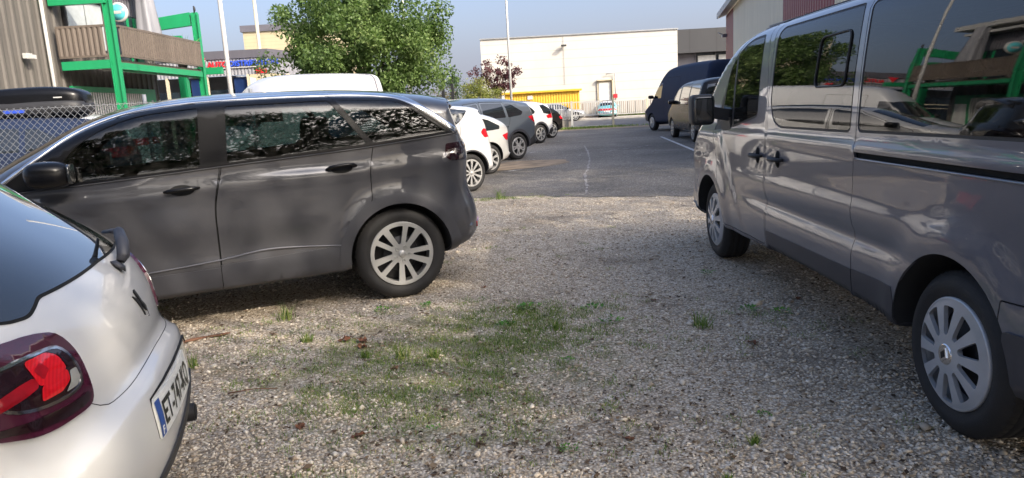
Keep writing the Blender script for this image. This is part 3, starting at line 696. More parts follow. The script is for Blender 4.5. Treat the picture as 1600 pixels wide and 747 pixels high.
# crumbs of leaf, bark and soil between the stones
attr_mat('litter', [(0, (.045, .032, .022)), (.5, (.11, .07, .042)), (.85, (.20, .14, .085)), (1, (.30, .22, .13))])
N = 26000; u = rng.random(N); yy = 1.25 * (9.5 / 1.25) ** u; xx = (rng.random(N) * 1.56 - .80) * yy; nz_ = sum(np.sin(xx * f_ * c1 + yy * f_ * s1 + p_) / f_ ** .5 for f_, c1, s1, p_ in ((2.1, .8, .6, 1), (3.7, -.5, .86, 2.2), (6.3, .95, -.3, .4), (11, .2, .98, 5), (17, -.8, .6, 3)))
k = rng.random(N) < np.clip(.45 - nz_ * .5, .06, 1); xx, yy = xx[k], yy[k]; N = len(xx); L_s = rng.gamma(3, .0022, N) + .002 + .0003 * yy; an = rng.random(N) * 6.28; q_ = rng.uniform(.25, .8, N) * L_s; zz = rng.uniform(.003, .012, N)
cx_, cy_ = np.cos(an), np.sin(an); V = np.stack([np.stack([xx + a * L_s * cx_ - b * q_ * cy_, yy + a * L_s * cy_ + b * q_ * cx_, zz + c * rng.uniform(-.004, .006, N)], 1) for a, b, c in ((-1, 0, 1), (0, -1, 1), (1, .1, 1), (.1, 1, 1))], 1).reshape(-1, 3)
tag(big_mesh('litter', V, (np.array([(0, 1, 2), (0, 2, 3)])[None] + 4 * np.arange(N)[:, None, None]).reshape(-1, 3), 'litter', np.repeat(rng.random(N), 4)), kind='stuff')
# short grass and weeds
attr_mat('grass_blade', [(0, (.07, .125, .025)), (.5, (.15, .25, .05)), (.85, (.29, .34, .09)), (1, (.44, .40, .18))], .6, .25)
attr_mat('weed_leaf', [(0, (.06, .16, .03)), (.6, (.11, .28, .045)), (1, (.22, .38, .07))], .5, .3)
def blades(P, hgt, wid, lean=.6):
    n = len(P); a = rng.random(n) * 6.28; h = hgt * rng.uniform(.5, 1.3, n); w = wid * rng.uniform(.6, 1.3, n); l = h * lean * rng.random(n); b = rng.random(n) * 6.28
    dx, dy = np.cos(a) * w / 2, np.sin(a) * w / 2; lx, ly = np.cos(b) * l, np.sin(b) * l; z = np.zeros(n)
    V = np.stack([np.stack([P[:, 0] - dx, P[:, 1] - dy, z], 1), np.stack([P[:, 0] + dx, P[:, 1] + dy, z], 1), np.stack([P[:, 0] + lx * .45 + dx * .7, P[:, 1] + ly * .45 + dy * .7, h * .6], 1),
                  np.stack([P[:, 0] + lx, P[:, 1] + ly, h], 1), np.stack([P[:, 0] + lx * .45 - dx * .7, P[:, 1] + ly * .45 - dy * .7, h * .6], 1)], 1).reshape(-1, 3)
    F = np.array([(0, 1, 2), (0, 2, 4), (4, 2, 3)])[None] + 5 * np.arange(n)[:, None, None]; return V, F.reshape(-1, 3), np.repeat(rng.random(n), 5)
Pg = []
for cx, cy, rx, ry, n in ((.1, 4.85, .55, .35, 2600), (-.3, 4.1, .75, .55, 3000), (.25, 4.3, .6, .4, 1500), (-1.0, 4.2, .8, .5, 1200), (-.7, 3.2, .8, .5, 1300), (-1.5, 4.9, .8, .4, 500), (.3, 2.9, 1.2, .6, 700), (1.3, 4.2, .9, .7, 700), (-.1, 11.2, .9, .25, 1500), (-.5, 7.5, 1.6, 2.2, 500), (-1.2, 3.9, 1.5, 1.8, 900)):
    c_ = rng.normal(0, .5, (max(4, n // 28), 2)) * (rx, ry) + (cx, cy); Pg.append(c_[rng.integers(0, len(c_), n)] + rng.normal(0, .035, (n, 2)))
Pg = [p_ for p_ in Pg]
for cx, cy, rx, ry, n in ((-.9, 3.6, .7, .5, 2600), (-.3, 3.35, .7, .4, 2200), (-.1, 4.1, .7, .6, 3600), (.1, 4.75, .6, .4, 2400), (-1.3, 4.3, .6, .6, 1500), (-.7, 2.6, .5, .3, 900)):
    c_ = rng.normal(0, .5, (n // 60, 2)) * (rx, ry) + (cx, cy); Pg.append(c_[rng.integers(0, len(c_), n)] + rng.normal(0, .05, (n, 2)))
Pg = np.vstack(Pg); V, F, r = blades(Pg, .019, .0034, 1.2); tag(big_mesh('short_grass', V, F, 'grass_blade', r), kind='stuff')
Pg = np.vstack([rng.normal(0, 1, (2600, 2)) * (1.3, .25) + (4.2, 38.6), rng.normal(0, 1, (900, 2)) * (.8, .2) + (2.6, 38.8)]); V, F, r = blades(Pg, .12, .02, .8); tag(big_mesh('verge_grass', V, F, 'grass_blade', r), kind='stuff')
weeds = [(.10,4.93,.13,'broad'),(.53,4.81,.12,'broad'),(.62,4.52,.11,'broad'),(1.15,4.29,.14,'grass'),(1.54,4.58,.10,'broad'),(1.72,4.50,.10,'broad'),(-.07,4.55,.09,'broad'),(.25,4.42,.10,'grass'),(.27,3.83,.06,'broad'),(1.56,5.66,.09,'broad'),
         (1.08,3.0,.05,'broad'),(.18,2.78,.06,'broad'),(-.91,4.08,.07,'grass'),(-.68,4.04,.10,'grass'),(-.50,4.02,.08,'grass'),(-.69,5.13,.10,'broad'),(-.96,5.07,.10,'broad'),(-1.64,4.99,.14,'grass'),(-1.93,4.08,.10,'grass'),(-.4,3.05,.05,'broad'),(-.15,11.1,.2,'grass'),(.95,2.75,.05,'grass'),(-1.35,4.45,.08,'grass'),(.75,2.45,.05,'grass')]
wl = ['near the middle of the gravel, beside the mossy patch', 'right of the mossy patch, the farther of a close pair', 'right of the mossy patch, the nearer of a close pair', 'standing alone between the patch and the van', 'beside the van skirt, the left of a pair', 'beside the van skirt, the right of a pair', 'on the left rim of the mossy patch', 'in the middle of the mossy patch', 'just in front of the mossy patch', 'on bare stones halfway to the van front wheel',
      'in front of the van rear wheel', 'alone near the bottom edge, right of centre', 'left of three tufts by the dead leaves', 'middle of three tufts by the dead leaves', 'right of three tufts by the dead leaves', 'nearest to the grey car rear wheel', 'left of the weed by the grey car wheel', 'under the grey car sill', 'beside the white hatchback bumper', 'on the bottom middle of the gravel', 'at the asphalt edge behind the grey car', 'at the bottom edge under the van wheel', 'between the grey car and the brown leaves', 'lowest in the picture, right of centre']
for i, (x, y, r_, kind) in enumerate(weeds):
    if kind == 'grass': V, F, q = blades(rng.normal(0, r_ * .2, (60, 2)).clip(-r_ * .38, r_ * .38), r_ * .75, .005, .9)
    else:
        Vs, Fs, qs = [], [], []; n = 34
        for j in range(n):
            a = rng.random() * 6.28; d = r_ * .62 * math.sqrt(rng.random()); L = r_ * rng.uniform(.16, .30); w = L * .38; el = rng.uniform(.1, .8); z0 = .006 + (r_ * .22) * (1 - d / r_) * rng.random(); o = np.array([d * math.cos(a), d * math.sin(a), z0]); b = a + rng.normal(0, .9)
            f_ = np.array([math.cos(b) * math.cos(el), math.sin(b) * math.cos(el), math.sin(el)]); s_ = np.array([-math.sin(b), math.cos(b), 0])
            o_ = len(Vs); Vs += [o, o + f_ * L * .5 + s_ * w + (0, 0, .002), o + f_ * L, o + f_ * L * .5 - s_ * w + (0, 0, .002)]; Fs += [(o_, o_ + 1, o_ + 2), (o_, o_ + 2, o_ + 3)]; qs += [rng.random()] * 4
        V, F, q = np.array(Vs), np.array(Fs), np.array(qs)
    o = big_mesh('weed', V, F, 'weed_leaf' if kind == 'broad' else 'grass_blade', q); o.location = (x, y, .003)
    tag(o, ('leafy green weed ' if kind == 'broad' else 'thin grass tuft ') + wl[i], 'weed', 'weeds growing through the gravel')
simple('dead_leaf', (.16, .065, .03), .8, vary=.45, vscale=20); simple('dry_bark', (.17, .085, .05), .9, vary=.4, vscale=20)
def leaf(x, y, s, rz, label, mat='dead_leaf', cat='leaf'):
    n = 16; vs = [(0, 0, .35 * s)]; r = np.random.default_rng(int(x * 1000) % 977)
    for k in range(n):
        a = 2 * np.pi * k / n; q = s * (.62 + .38 * abs(math.cos(2.5 * a))) * r.uniform(.8, 1.1); vs.append((q * math.cos(a), q * .72 * math.sin(a), r.uniform(.05, .6) * s))
    mb = MB(); mb.add(vs, [(0, 1 + k, 1 + (k + 1) % n) for k in range(n)]); mb.add([(v[0], v[1], v[2] - .002) for v in vs], [(0, 1 + (k + 1) % n, 1 + k) for k in range(n)])
    mb.bar((s * .8, 0, .2 * s), (s * 1.6, .1 * s, .1 * s), .0025); o = mb.build('dead_leaf', mat); o.location = (x, y, .003); o.rotation_euler = (0, 0, rz); tag(o, label, cat, 'dead leaves on the gravel')
for a in [(-1.10,4.42,.055,.3,'large dry brown leaf, left of the three heaped beside the grass tufts'),(-.98,4.38,.05,1.9,'dry brown leaf, middle of the three heaped beside the grass tufts'),(-.96,4.27,.04,2.8,'rusty dry leaf, right and nearest of the heaped three'),(-.70,3.86,.03,1,'pale curled leaf in front of the grass tufts','dry_bark'),
          (-.74,3.02,.038,.5,'crumpled rust leaf alone on gravel near the bottom'),(-1.03,3.15,.035,2,'dark brown leaf left of the crumpled rust one'),(.98,4.95,.03,.4,'small brown leaf right of the mossy patch'),(1.35,3.95,.035,2.2,'orange brown leaf beyond the van rear wheel'),(1.95,4.8,.03,.9,'tiny brown leaf near the van skirt'),
          (.12,2.45,.026,1.2,'dark leaf at the bottom centre edge'),(.45,2.85,.022,2.4,'small dark leaf below the patch'),(-.25,5.6,.03,.7,'small leaf lying right of the grey car wheel'),(.9,2.2,.025,.2,'little tan leaf low on the right','dry_bark')]: leaf(*a)
mb = MB(); mb.tube([(-2.22, 4.56, .010), (-2.15, 4.60, .014), (-2.08, 4.66, .010), (-2.0, 4.68, .012), (-1.95, 4.73, .010)], [.012, .026, .014, .022, .008], 9, flat=.4); tag(mb.build('bark_piece', 'dry_bark'), 'flat rusty piece of bark lying behind the white hatchback bumper', 'bark')
mb = MB(); mb.tube([(-1.55, 3.62, .008), (-1.42, 3.66, .010), (-1.3, 3.65, .008)], [.004, .003, .002], 6); tag(mb.build('twig', 'dry_bark'), 'thin bent twig lying on gravel beside the white hatchback', 'twig')

# ================================================================ trees and shrubs
simple('bark', (.12, .09, .065), .95, vary=.35, vscale=6, bmp=.8, bscale=25)
attr_mat('leaf_green', [(0, (.055, .092, .028)), (.35, (.105, .165, .05)), (.7, (.165, .24, .078)), (1, (.28, .34, .13))], .45, .35)
attr_mat('leaf_dark', [(0, (.022, .045, .014)), (.6, (.045, .085, .025)), (1, (.08, .13, .04))], .5, .25)
attr_mat('leaf_lime', [(0, (.10, .12, .03)), (.5, (.19, .21, .05)), (1, (.32, .32, .10))], .5, .35)
attr_mat('leaf_plum', [(0, (.045, .018, .024)), (.5, (.10, .035, .045)), (1, (.19, .09, .09))], .5, .3)
attr_mat('leaf_dry', [(0, (.10, .09, .05)), (.5, (.17, .15, .08)), (1, (.26, .22, .13))], .7, .2)
def crown_mesh(clumps, per, leaf_s, mat, parent, seed, fill=.75):
    r = np.random.default_rng(seed); n = len(clumps) * per; ci = np.repeat(np.arange(len(clumps)), per); cc = np.array([c[:3] for c in clumps])[ci]; cr_ = np.array([c[3] for c in clumps])[ci]
    d = r.normal(size=(n, 3)); d /= np.linalg.norm(d, axis=1, keepdims=True); rad = cr_ * r.random(n) ** (1 / 3 * fill + .15); P = cc + d * rad[:, None] * (1, 1, .8)
    ax = r.normal(size=(n, 3)) + (0, 0, -.35); ax /= np.linalg.norm(ax, axis=1, keepdims=True); nn = np.cross(ax, r.normal(size=(n, 3)) + (0, 0, 1.2)); nn /= np.linalg.norm(nn, axis=1, keepdims=True)
    L = leaf_s * r.uniform(.6, 1.3, n); ax *= L[:, None]; nn *= (L * .30)[:, None]; fold = np.cross(ax, nn); fold /= np.linalg.norm(fold, axis=1, keepdims=True); fold *= (L * .08)[:, None]
    V = np.stack([P, P + ax * .45 + nn + fold, P + ax, P + ax * .45 - nn + fold], 1).reshape(-1, 3); F = (np.array([(0, 1, 2), (0, 2, 3)])[None] + 4 * np.arange(n)[:, None, None]).reshape(-1, 3)
    cl = r.random(len(clumps)) * .45; q = np.clip(cl[ci] + r.random(n) * .55, 0, 1); o = big_mesh('crown', V, F, mat, np.repeat(q, 4)); o.parent = parent; return o
def tree(name, loc, base, top, rx, ry, nclump, per, leaf_s, mat, label, cat='tree', group=None, trunk=.16, seed=1, clump=.55, stems=1, hollow=.5, shape=None):
    r = np.random.default_rng(seed); root = empty(name, (*loc, 0)); tag(root, label, cat, group); cz, rz_ = (base + top) / 2, (top - base) / 2; cl = []
    while len(cl) < nclump:
        d = r.normal(size=3); d /= np.linalg.norm(d); q = (hollow + (1 - hollow) * r.random()) * r.uniform(.82, 1.1); c = (d[0] * rx * q, d[1] * ry * q, cz + d[2] * rz_ * q, clump * r.uniform(.6, 1.35))
        if shape and not shape(*c[:3]): continue
        cl.append(c)
    crown_mesh(cl, per, leaf_s, mat, root, seed)
    mb = MB(); hub = Vector((0, 0, base + rz_ * .35))
    for s_ in range(stems):
        o = Vector((r.normal() * .25, r.normal() * .25, 0)) if stems > 1 else Vector((0, 0, 0)); mid = o * .8 + Vector((r.normal() * .1, r.normal() * .1, hub.z * .5)); mb.tube([o, mid, hub + o * .5], [trunk * 1.25, trunk, trunk * .7], 10)
    for c in cl[::max(1, len(cl) // 34)]:
        e = Vector(c[:3]); m_ = hub.lerp(e, .55) + Vector((r.normal() * .12, r.normal() * .12, -.05 * abs(e.x))); s0 = Vector((0, 0, min(hub.z, max(base * .6, e.z - abs(e.x) * .6)))); mb.tube([s0, m_, e], [trunk * .42, trunk * .22, trunk * .06], 6)
    mb.build('trunk', 'bark', root, fix=False); return root
tree('broadleaf_tree', (-5.5, 30), .9, 6.7, 3.7, 3.2, 175, 320, .145, 'leaf_green', 'broad round green tree in the middle background, behind the grey car roof', seed=4, clump=.62, stems=3)
tree('shrub', (-1.6, 50), .1, 3.4, 1.9, 1.3, 60, 200, .10, 'leaf_lime', 'bushy yellow-green shrub left of the yellow shelter', 'shrub', seed=5, clump=.5, trunk=.05, stems=4, hollow=.3)
tree('plum_tree', (-.5, 52), 2.0, 4.9, 1.9, 1.0, 40, 90, .15, 'leaf_plum', 'sparse purple-leaved tree in front of the white hall', seed=6, clump=.36, trunk=.07, stems=2, hollow=.45)
tree('shrub', (-4.1, 49.5), .1, 3.0, 1.2, 1, 26, 120, .11, 'leaf_dry', 'dry brownish bush beside the dark gate posts', 'shrub', seed=8, clump=.5, trunk=.05, stems=3, hollow=.3)
tree('shrub', (-3.6, 56), .1, 4.4, 1.0, 1, 22, 120, .12, 'leaf_dark', 'tall dark bush behind the yellow-green shrub', 'shrub', seed=9, clump=.5, trunk=.05, stems=3, hollow=.3)
# the trees that stand behind and beside the viewer: they shade the gravel and show in glass and paint
t1 = tree('shade_tree', (9.5, -2.8), 3.2, 13.5, 5.4, 5.2, 60, 118, .22, 'leaf_dark', 'open thin-crowned tree right of the viewer beyond the van tail', seed=31, clump=1.05, trunk=.24, group='trees behind the viewer')
c_ = copy_tree(t1); c_.location = (12.2, -9.3, 0); c_.rotation_euler = (0, 0, 2.2); c_['label'] = 'open thin-crowned tree in the second row behind the van tail'
t0 = tree('shade_tree', (15.2, 3.6), 2.6, 13.5, 5.2, 5.0, 110, 85, .25, 'leaf_dark', 'tall leafy tree right of the passenger van', seed=21, clump=1.15, trunk=.26, group='trees behind the viewer')
for i, (x, y, s_, rz) in enumerate([(-.6, -9.2, 1.0, 1.1), (7.3, -13.2, 1.12, 2.7), (2.9, -13.5, 1.15, 4.2), (19.2, 9.4, 1.05, 3.0), (22.5, 15.4, 1.1, 4.0), (-5.5, -8.5, .95, .6), (-14, -10, 1, 3.3)]):
    c_ = copy_tree(t0); c_.location = (x, y, 0); c_.scale = (s_, s_, s_); c_.rotation_euler = (0, 0, rz)
    c_['label'] = 'tall leafy tree ' + ['straight behind the viewer', 'behind the viewer to the right, farther back', 'behind the viewer, centre of the farther row', 'right of the lot beyond the van', 'right of the lot, farthest along', 'behind the white hatchback', 'far left behind the viewer'][i]

# ================================================================ buildings
def facade_mat(name, col, per=1.2, rough=.6, dirt=.12, axis=2):
    m, nt, n, l, b = nmat(name); tc = n.new('ShaderNodeTexCoord'); s_ = n.new('ShaderNodeSeparateXYZ'); l.new(tc.outputs['Object'], s_.inputs[0])
    f = n.new('ShaderNodeMath'); f.operation = 'MULTIPLY'; l.new(s_.outputs[axis], f.inputs[0]); f.inputs[1].default_value = 1 / per; fr = n.new('ShaderNodeMath'); fr.operation = 'FRACT'; l.new(f.outputs[0], fr.inputs[0])
    gr = ramp(nt, fr.outputs[0], [(0, .62), (.04, 1.0), (.96, 1.0), (1, .62)]); d = ramp(nt, noise(nt, .8, 6, .6, stretch=(1, 1, .35)).outputs[0], [(.3, 1 - dirt), (.7, 1.0)])
    c = mixc(nt, 1, mixc(nt, 1, col, d.outputs[0], 'MULTIPLY'), gr.outputs[0], 'MULTIPLY'); l.new(c, b.inputs['Base Color']); b.inputs['Roughness'].default_value = rough; return m
facade_mat('white_panel', (.52, .505, .465), .75); facade_mat('dark_panel', (.035, .036, .040), 2.4, .6, .15, 0); facade_mat('cream_siding', (.50, .42, .27), .28, .7)
def streak(name, col, rough=.7, v=.3):
    m, nt, n, l, b = nmat(name); d = ramp(nt, noise(nt, 1.3, 7, .65, stretch=(1.5, 1.5, .2)).outputs[0], [(.3, tuple(c * (1 - v) for c in col)), (.7, tuple(c * (1 + v * .5) for c in col))]); l.new(d.outputs[0], b.inputs['Base Color']); b.inputs['Roughness'].default_value = rough
streak('wood_clad', (.120, .108, .095)); streak('slat_brown', (.135, .108, .088)); streak('green_steel', (.012, .27, .105), .45, .12); streak('cream_clad', (.68, .62, .48), .5, .1); streak('burgundy_clad', (.19, .018, .035), .45, .12)
streak('yellow_sheet', (.60, .36, .025), .5, .06); streak('grey_clad', (.24, .24, .26), .5, .15); streak('band_grey', (.12, .115, .135), .6, .15); streak('concrete', (.33, .29, .25), .85, .25); streak('white_metal', (.50, .49, .465), .45, .06); streak('cream_frame', (.52, .46, .33), .5, .08)
simple('galvanised', (.32, .33, .34), .5, .6); simple('window_glass', (.02, .03, .04), .15, 0, spec=.35, vary=.3); simple('pale_pane', (.42, .45, .45), .5); simple('sign_red', (.70, .02, .03), .4); simple('sign_blue', (.03, .08, .50), .4); simple('teal', (.10, .50, .55), .4); simple('light_panel', (.6, .6, .58), .4)
def ribs(mb, A, B, z0, z1, pitch=.25, depth=.04, mi=0, duty=.5, z1b=None):
    """trapezoid-profiled sheet from A to B, ribs standing proud to the right of A->B"""
    A, B = np.array(A, float), np.array(B, float); L = np.linalg.norm(B - A); d = (B - A) / L; q = np.array([d[1], -d[0]]); n = max(1, int(round(L / pitch))); p = L / n; prof = []
    for i in range(n): s_ = i * p; prof += [(s_, 0), (s_ + p * (1 - duty) * .5, 0), (s_ + p * (1 - duty) * .5 + p * .10, depth), (s_ + p * (1 + duty) * .5 - p * .10 + p * .0, depth)]
    prof.append((L, 0)); z1b = z1 if z1b is None else z1b; vs = []
    for s_, e in prof: x, y = A + d * s_ + q * e; vs += [(x, y, z0), (x, y, z1 + (z1b - z1) * s_ / L)]
    return mb.add(vs, [(2 * i, 2 * i + 2, 2 * i + 3, 2 * i + 1) for i in range(len(prof) - 1)], mi)
# --- timber-clad house with green steel balcony, left
XW, XF, Y0, Y1 = -14.85, -12.95, 25.0, 32.0
hb = empty('timber_building', (XW, 28, 0)); tag(hb, 'brown ribbed two-storey building with balcony inside a bright green steel frame', 'building'); hb_i = lambda o: setattr(o, 'matrix_parent_inverse', Matrix.Translation((-XW, -28, 0))) or o
def bp(mb, name, mat, root=hb, bevel=0, label=None):
    o = mb.build(name, mat, root, bevel); o.matrix_parent_inverse = Matrix.Translation(-root.location); 
    if label: o['label'] = label
    return o
mb = MB(); ribs(mb, (XW, 31.9), (XW, 14), 0, 7.2, .42, .05, duty=.6); mb.add([(XW, 31.9, 0), (XW - 9, 31.9, 0), (XW - 9, 31.9, 7.2), (XW, 31.9, 7.2)], [(0, 1, 2, 3)]); bp(mb, 'wall', 'wood_clad')
mb = MB(); mb.box((XW - 4.4, 23, 7.35), (10.0, 18.6, .3)); bp(mb, 'roof', 'white_metal')
w = MB(); w.box((XW + .09, 26.75, 5.05), (.10, 2.35, 1.75)); fr_ = bp(w, 'window', 'plastic')
for yc_ in (26.18, 27.32): w = MB(); w.box((XW + .15, yc_, 5.05), (.03, 1.06, 1.6)); bp(w, 'pale_pane', 'pale_pane')  # pale blinds in the upper window
w = MB(); w.box((XW + .18, 26.75, 5.98), (.25, 2.5, .14)); bp(w, 'shutter_box', 'white_metal')
w = MB(); w.box((XW + .09, 29.6, 4.75), (.10, 1.9, 1.9)); bp(w, 'balcony_door', 'window_glass'); w = MB(); w.box((XW + .18, 29.65, 4.7), (.06, .08, 1.9)); w.box((XW + .18, 30.3, 4.7), (.10, .35, 1.9)); bp(w, 'door_frame', 'green_steel')
w = MB(); ribs(w, (XW + .08, 31.2), (XW + .08, 28.2), 5.75, 6.7, .2, .03); bp(w, 'shutter', 'band_grey'); w = MB(); w.box((XW + .30, 29.7, 6.85), (.6, 3.4, .16)); bp(w, 'canopy', 'white_metal')
mb = MB(); mb.tube([(XW + .12, 24.35, 7.2), (XW + .12, 24.35, .1)], .055, 10); bp(mb, 'drain_pipe', 'white_metal')
mb = MB(); mb.box((XW + .14, 23.2, 3.75), (.12, .30, .16)); mb.box((XW + .26, 23.2, 3.72), (.14, .26, .12)); bp(mb, 'wall_lamp', 'white_metal')
# frame
for x, y in ((XF, Y0), (XF, Y1)):
    mb = MB(); W_ = .26
    mb.box((x, y, 3.02 if y > 30 else 3.1), (W_, .03, 6.04 if y > 30 else 6.2)); mb.box((x - W_ / 2 + .012, y, 3), (.03, .20, 6)); mb.box((x + W_ / 2 - .012, y, 3), (.03, .20, 6)); bp(mb, 'post', 'green_steel')
mb = MB(); mb.box(((XW + XF) / 2, Y0, 5.75), (XF - XW - .02, .22, .55)); bp(mb, 'beam', 'green_steel'); mb = MB(); mb.prism([(XW, 5.35), (XW, 5.85), (XF - .2, 6.04), (XF - .2, 5.50)], Y1 - .1, Y1 + .1, 'y'); bp(mb, 'beam', 'green_steel')
mb = MB(); mb.box(((XW + XF) / 2, Y0 - .02, 3.52), (XF - XW - .30, .20, .28)); bp(mb, 'beam', 'green_steel'); mb = MB(); mb.box((XF + .02, (Y0 + Y1) / 2, 3.46), (.16, Y1 - Y0 - .36, .22)); mb.box((XF - .1, (Y0 + Y1) / 2, 3.34), (.1, Y1 - Y0 - .36, .10)); bp(mb, 'beam', 'green_steel')
mb = MB(); mb.box(((XW + XF) / 2 + .05, (Y0 + Y1) / 2, 3.62), (XF - XW - .1, Y1 - Y0 - .1, .10)); bp(mb, 'balcony_floor', 'slat_brown')
mb = MB(); ribs(mb, (XW + .1, Y0 - .12), (XF - .22, Y0 - .12), 3.82, 4.72, .17, .06, duty=.55); ribs(mb, (XF + .12, Y0 + .25), (XF + .12, Y1 - .2), 3.82, 4.72, .17, .06, duty=.55); bp(mb, 'balustrade', 'slat_brown')
mb = MB(); mb.box(((XW + XF) / 2, Y0 - .12, 4.76), (XF - XW - .3, .10, .07)); mb.box((XF + .12, (Y0 + Y1) / 2, 4.76), (.10, Y1 - Y0 - .4, .07)); mb.box(((XW + XF) / 2, Y0 - .12, 3.79), (XF - XW - .3, .10, .07)); mb.box((XF + .12, (Y0 + Y1) / 2, 3.79), (.10, Y1 - Y0 - .4, .07)); bp(mb, 'handrail', 'slat_brown')
mb = MB(); mb.box((-14.5, 33.7, 1.9), (.35, .3, 3.8)); mb.box((-13.7, 33.7, 3.7), (2.0, .25, .3)); mb.prism([(-15.2, 5.3), (-14.3, 5.3), (-13.85, 4.2), (-14.3, 4.2)], 33.5, 33.65, 'y'); bp(mb, 'rear_frame', 'green_steel')
w = MB(); w.box((XW + .07, 28.3, 1.5), (.12, 5.9, 2.8)); bp(w, 'shop_front', 'green_steel'); w = MB(); ribs(w, (XW + .15, 30.1), (XW + .15, 25.6), .3, 2.7, .16, .02); bp(w, 'vertical_blind', 'light_panel'); w = MB(); w.box((XW + .15, 30.75, 1.4), (.04, .8, 1.8)); bp(w, 'panel', 'light_panel')
mb = MB(); mb.box((XF - .4, Y0 + .35, 3.38), (.5, .12, .10)); bp(mb, 'strip_lamp', 'white_metal')
for k in range(0): pass
mb = MB(); mb.lathe([(0, .0), (.30, .0), (.34, .04), (.34, .09), (0, .09)], 28, 'y'); o = mb.build('round_sign', 'white_metal'); o.location = (-13.25, 26.2, 5.35); tag(o, 'round white and teal sign hanging inside the green balcony frame', 'sign'); mb = MB(); mb.lathe([(0, -.006), (.27, -.006), (.27, .01)], 28, 'y'); mb.build('sign_face', 'teal', o); mb = MB(); mb.box((.0, -.012, 0), (.26, .008, .10)); mb.build('sign_band', 'white_metal', o)
mb = MB(); mb.tube([(-14.05, 30.0, 3.7), (-14.05, 30.0, 7.2)], .035, 8); pr_ = mb.build('parasol', 'galvanised'); tag(pr_, 'closed silver parasol standing on the balcony', 'parasol'); mb = MB(); vs = []
for i, z in enumerate(np.linspace(4.3, 7.1, 8)):
    for k in range(20): a = 2 * math.pi * k / 20; r_ = (.46 - .22 * i / 7) * (1 + .22 * math.sin(5 * a + i * .2)); vs.append((-14.05 + r_ * math.cos(a), 30 + r_ * math.sin(a), z))
mb.add(vs, [(i * 20 + k, i * 20 + (k + 1) % 20, i * 20 + 20 + (k + 1) % 20, i * 20 + 20 + k) for i in range(7) for k in range(20)], 0, True); mb.build('folded_canopy', 'grey_clad', pr_)
pt = empty('potted_palm', (-13.4, 31.2, 3.67)); tag(pt, 'small yellow-green palm plant on the balcony corner', 'plant'); V, F, q = blades(rng.normal(0, .05, (60, 2)), .95, .06, 1.1); o = big_mesh('fronds', V + (0, 0, .3), F, 'weed_leaf', q); o.parent = pt; mb = MB(); mb.lathe([(.0, 0), (.16, 0), (.2, .35), (.0, .33)], 20, 'z'); mb.build('pot', 'slat_brown', pt)
mb = MB(); mb.sup((XF + .02, Y1, 6.17), (.05, .05, .12)); mb.tube([(XF, Y1, 6.0), (XF, Y1, 6.3)], .03, 8); tag(mb.build('spot_lamp', 'plastic'), 'small black lamp on top of the right green post', 'lamp')
# --- shop with blue and red lettering
sb = empty('shop_building', (-17, 42, 0)); tag(sb, 'low shop with grey ribbed fascia and blue and red lettering above cream-framed glass', 'building')
mb = MB(); mb.box((-20.4, 46, 1.6), (14, 7, 3.2)); bp(mb, 'wall', 'window_glass', sb)
mb = MB(); ribs(mb, (-27.5, 41.9), (-13.2, 41.9), 3.95, 4.9, .20, .04); ribs(mb, (-13.2, 41.9), (-12.2, 46), 3.95, 4.9, .2, .04); bp(mb, 'fascia', 'grey_clad', sb)
mb = MB(); mb.add([(-27.5, 41.8, 4.86), (-13.15, 41.8, 4.86), (-12.1, 46, 4.86), (-12.1, 50, 4.86), (-27.5, 50, 4.86), (-27.5, 41.75, 5.32), (-13.1, 41.75, 5.30), (-12.0, 46, 5.3), (-12.0, 50, 5.3), (-27.5, 50, 5.32)], [(0, 1, 6, 5), (1, 2, 7, 6), (2, 3, 8, 7), (5, 6, 7, 8, 9), (4, 3, 2, 1, 0)]); bp(mb, 'roof', 'band_grey', sb)
mb = MB()
for x in (-19.0, -17.9, -16.75, -15.5, -14.4): mb.box((x, 41.95, 2), (.14, .16, 3.95))
for x in (-13.35, -12.75): mb.box((x, 42.0 + (x + 13.35) * 3, 2), (.30, .22, 3.95))
mb.box((-17.2, 41.93, 2.55), (8.0, .12, .09)); mb.box((-17.2, 41.93, 2.2), (8, .05, .06)); bp(mb, 'window_frame', 'cream_frame', sb)
for x0, x1 in ((-17.75, -16.9), (-15.3, -14.55)): mb = MB(); mb.box(((x0 + x1) / 2, 42.15, 3.25), (x1 - x0, .06, 1.2)); bp(mb, 'poster', 'poster_blue', sb)
def text3(body, size, loc, mat, parent=None, name='lettering', rz=0, width=None, ext=.03, bold=0):
    cu = bpy.data.curves.new(name, 'FONT'); cu.body = body; cu.size = size; cu.extrude = ext; cu.offset = bold; t = bpy.data.objects.new(name, cu); C.objects.link(t); bpy.context.view_layer.update()
    me = bpy.data.meshes.new_from_object(t.evaluated_get(bpy.context.evaluated_depsgraph_get())); C.objects.unlink(t); bpy.data.objects.remove(t); co = np.array([v.co[:] for v in me.vertices]); k = 1 if width is None else width / (co[:, 0].max() - co[:, 0].min()); co[:, 0] *= k
    me.vertices.foreach_set('co', np.stack([co[:, 0], -co[:, 2], co[:, 1]], 1).ravel()); me.update(); me.materials.append(M[mat]); o = bpy.data.objects.new(name, me); C.objects.link(o); o.location = loc; o.rotation_euler = (0, 0, rz)
    if parent: o.parent = parent; o.matrix_parent_inverse = Matrix.Translation(-parent.location)
    return o
text3('AUTO', .42, (-16.55, 41.78, 4.42), 'sign_red', sb, width=1.15, bold=.012); text3('DISTRIBUTION', .42, (-15.35, 41.78, 4.44), 'sign_blue', sb, width=2.75, bold=.012); text3('nios', .40, (-13.88, 41.78, 4.0), 'sign_red', sb, width=.62, bold=.015)
mb = MB(); mb.box((-14.9, 41.8, 4.36), (3.6, .05, .05)); bp(mb, 'sign_rail', 'white_metal', sb)
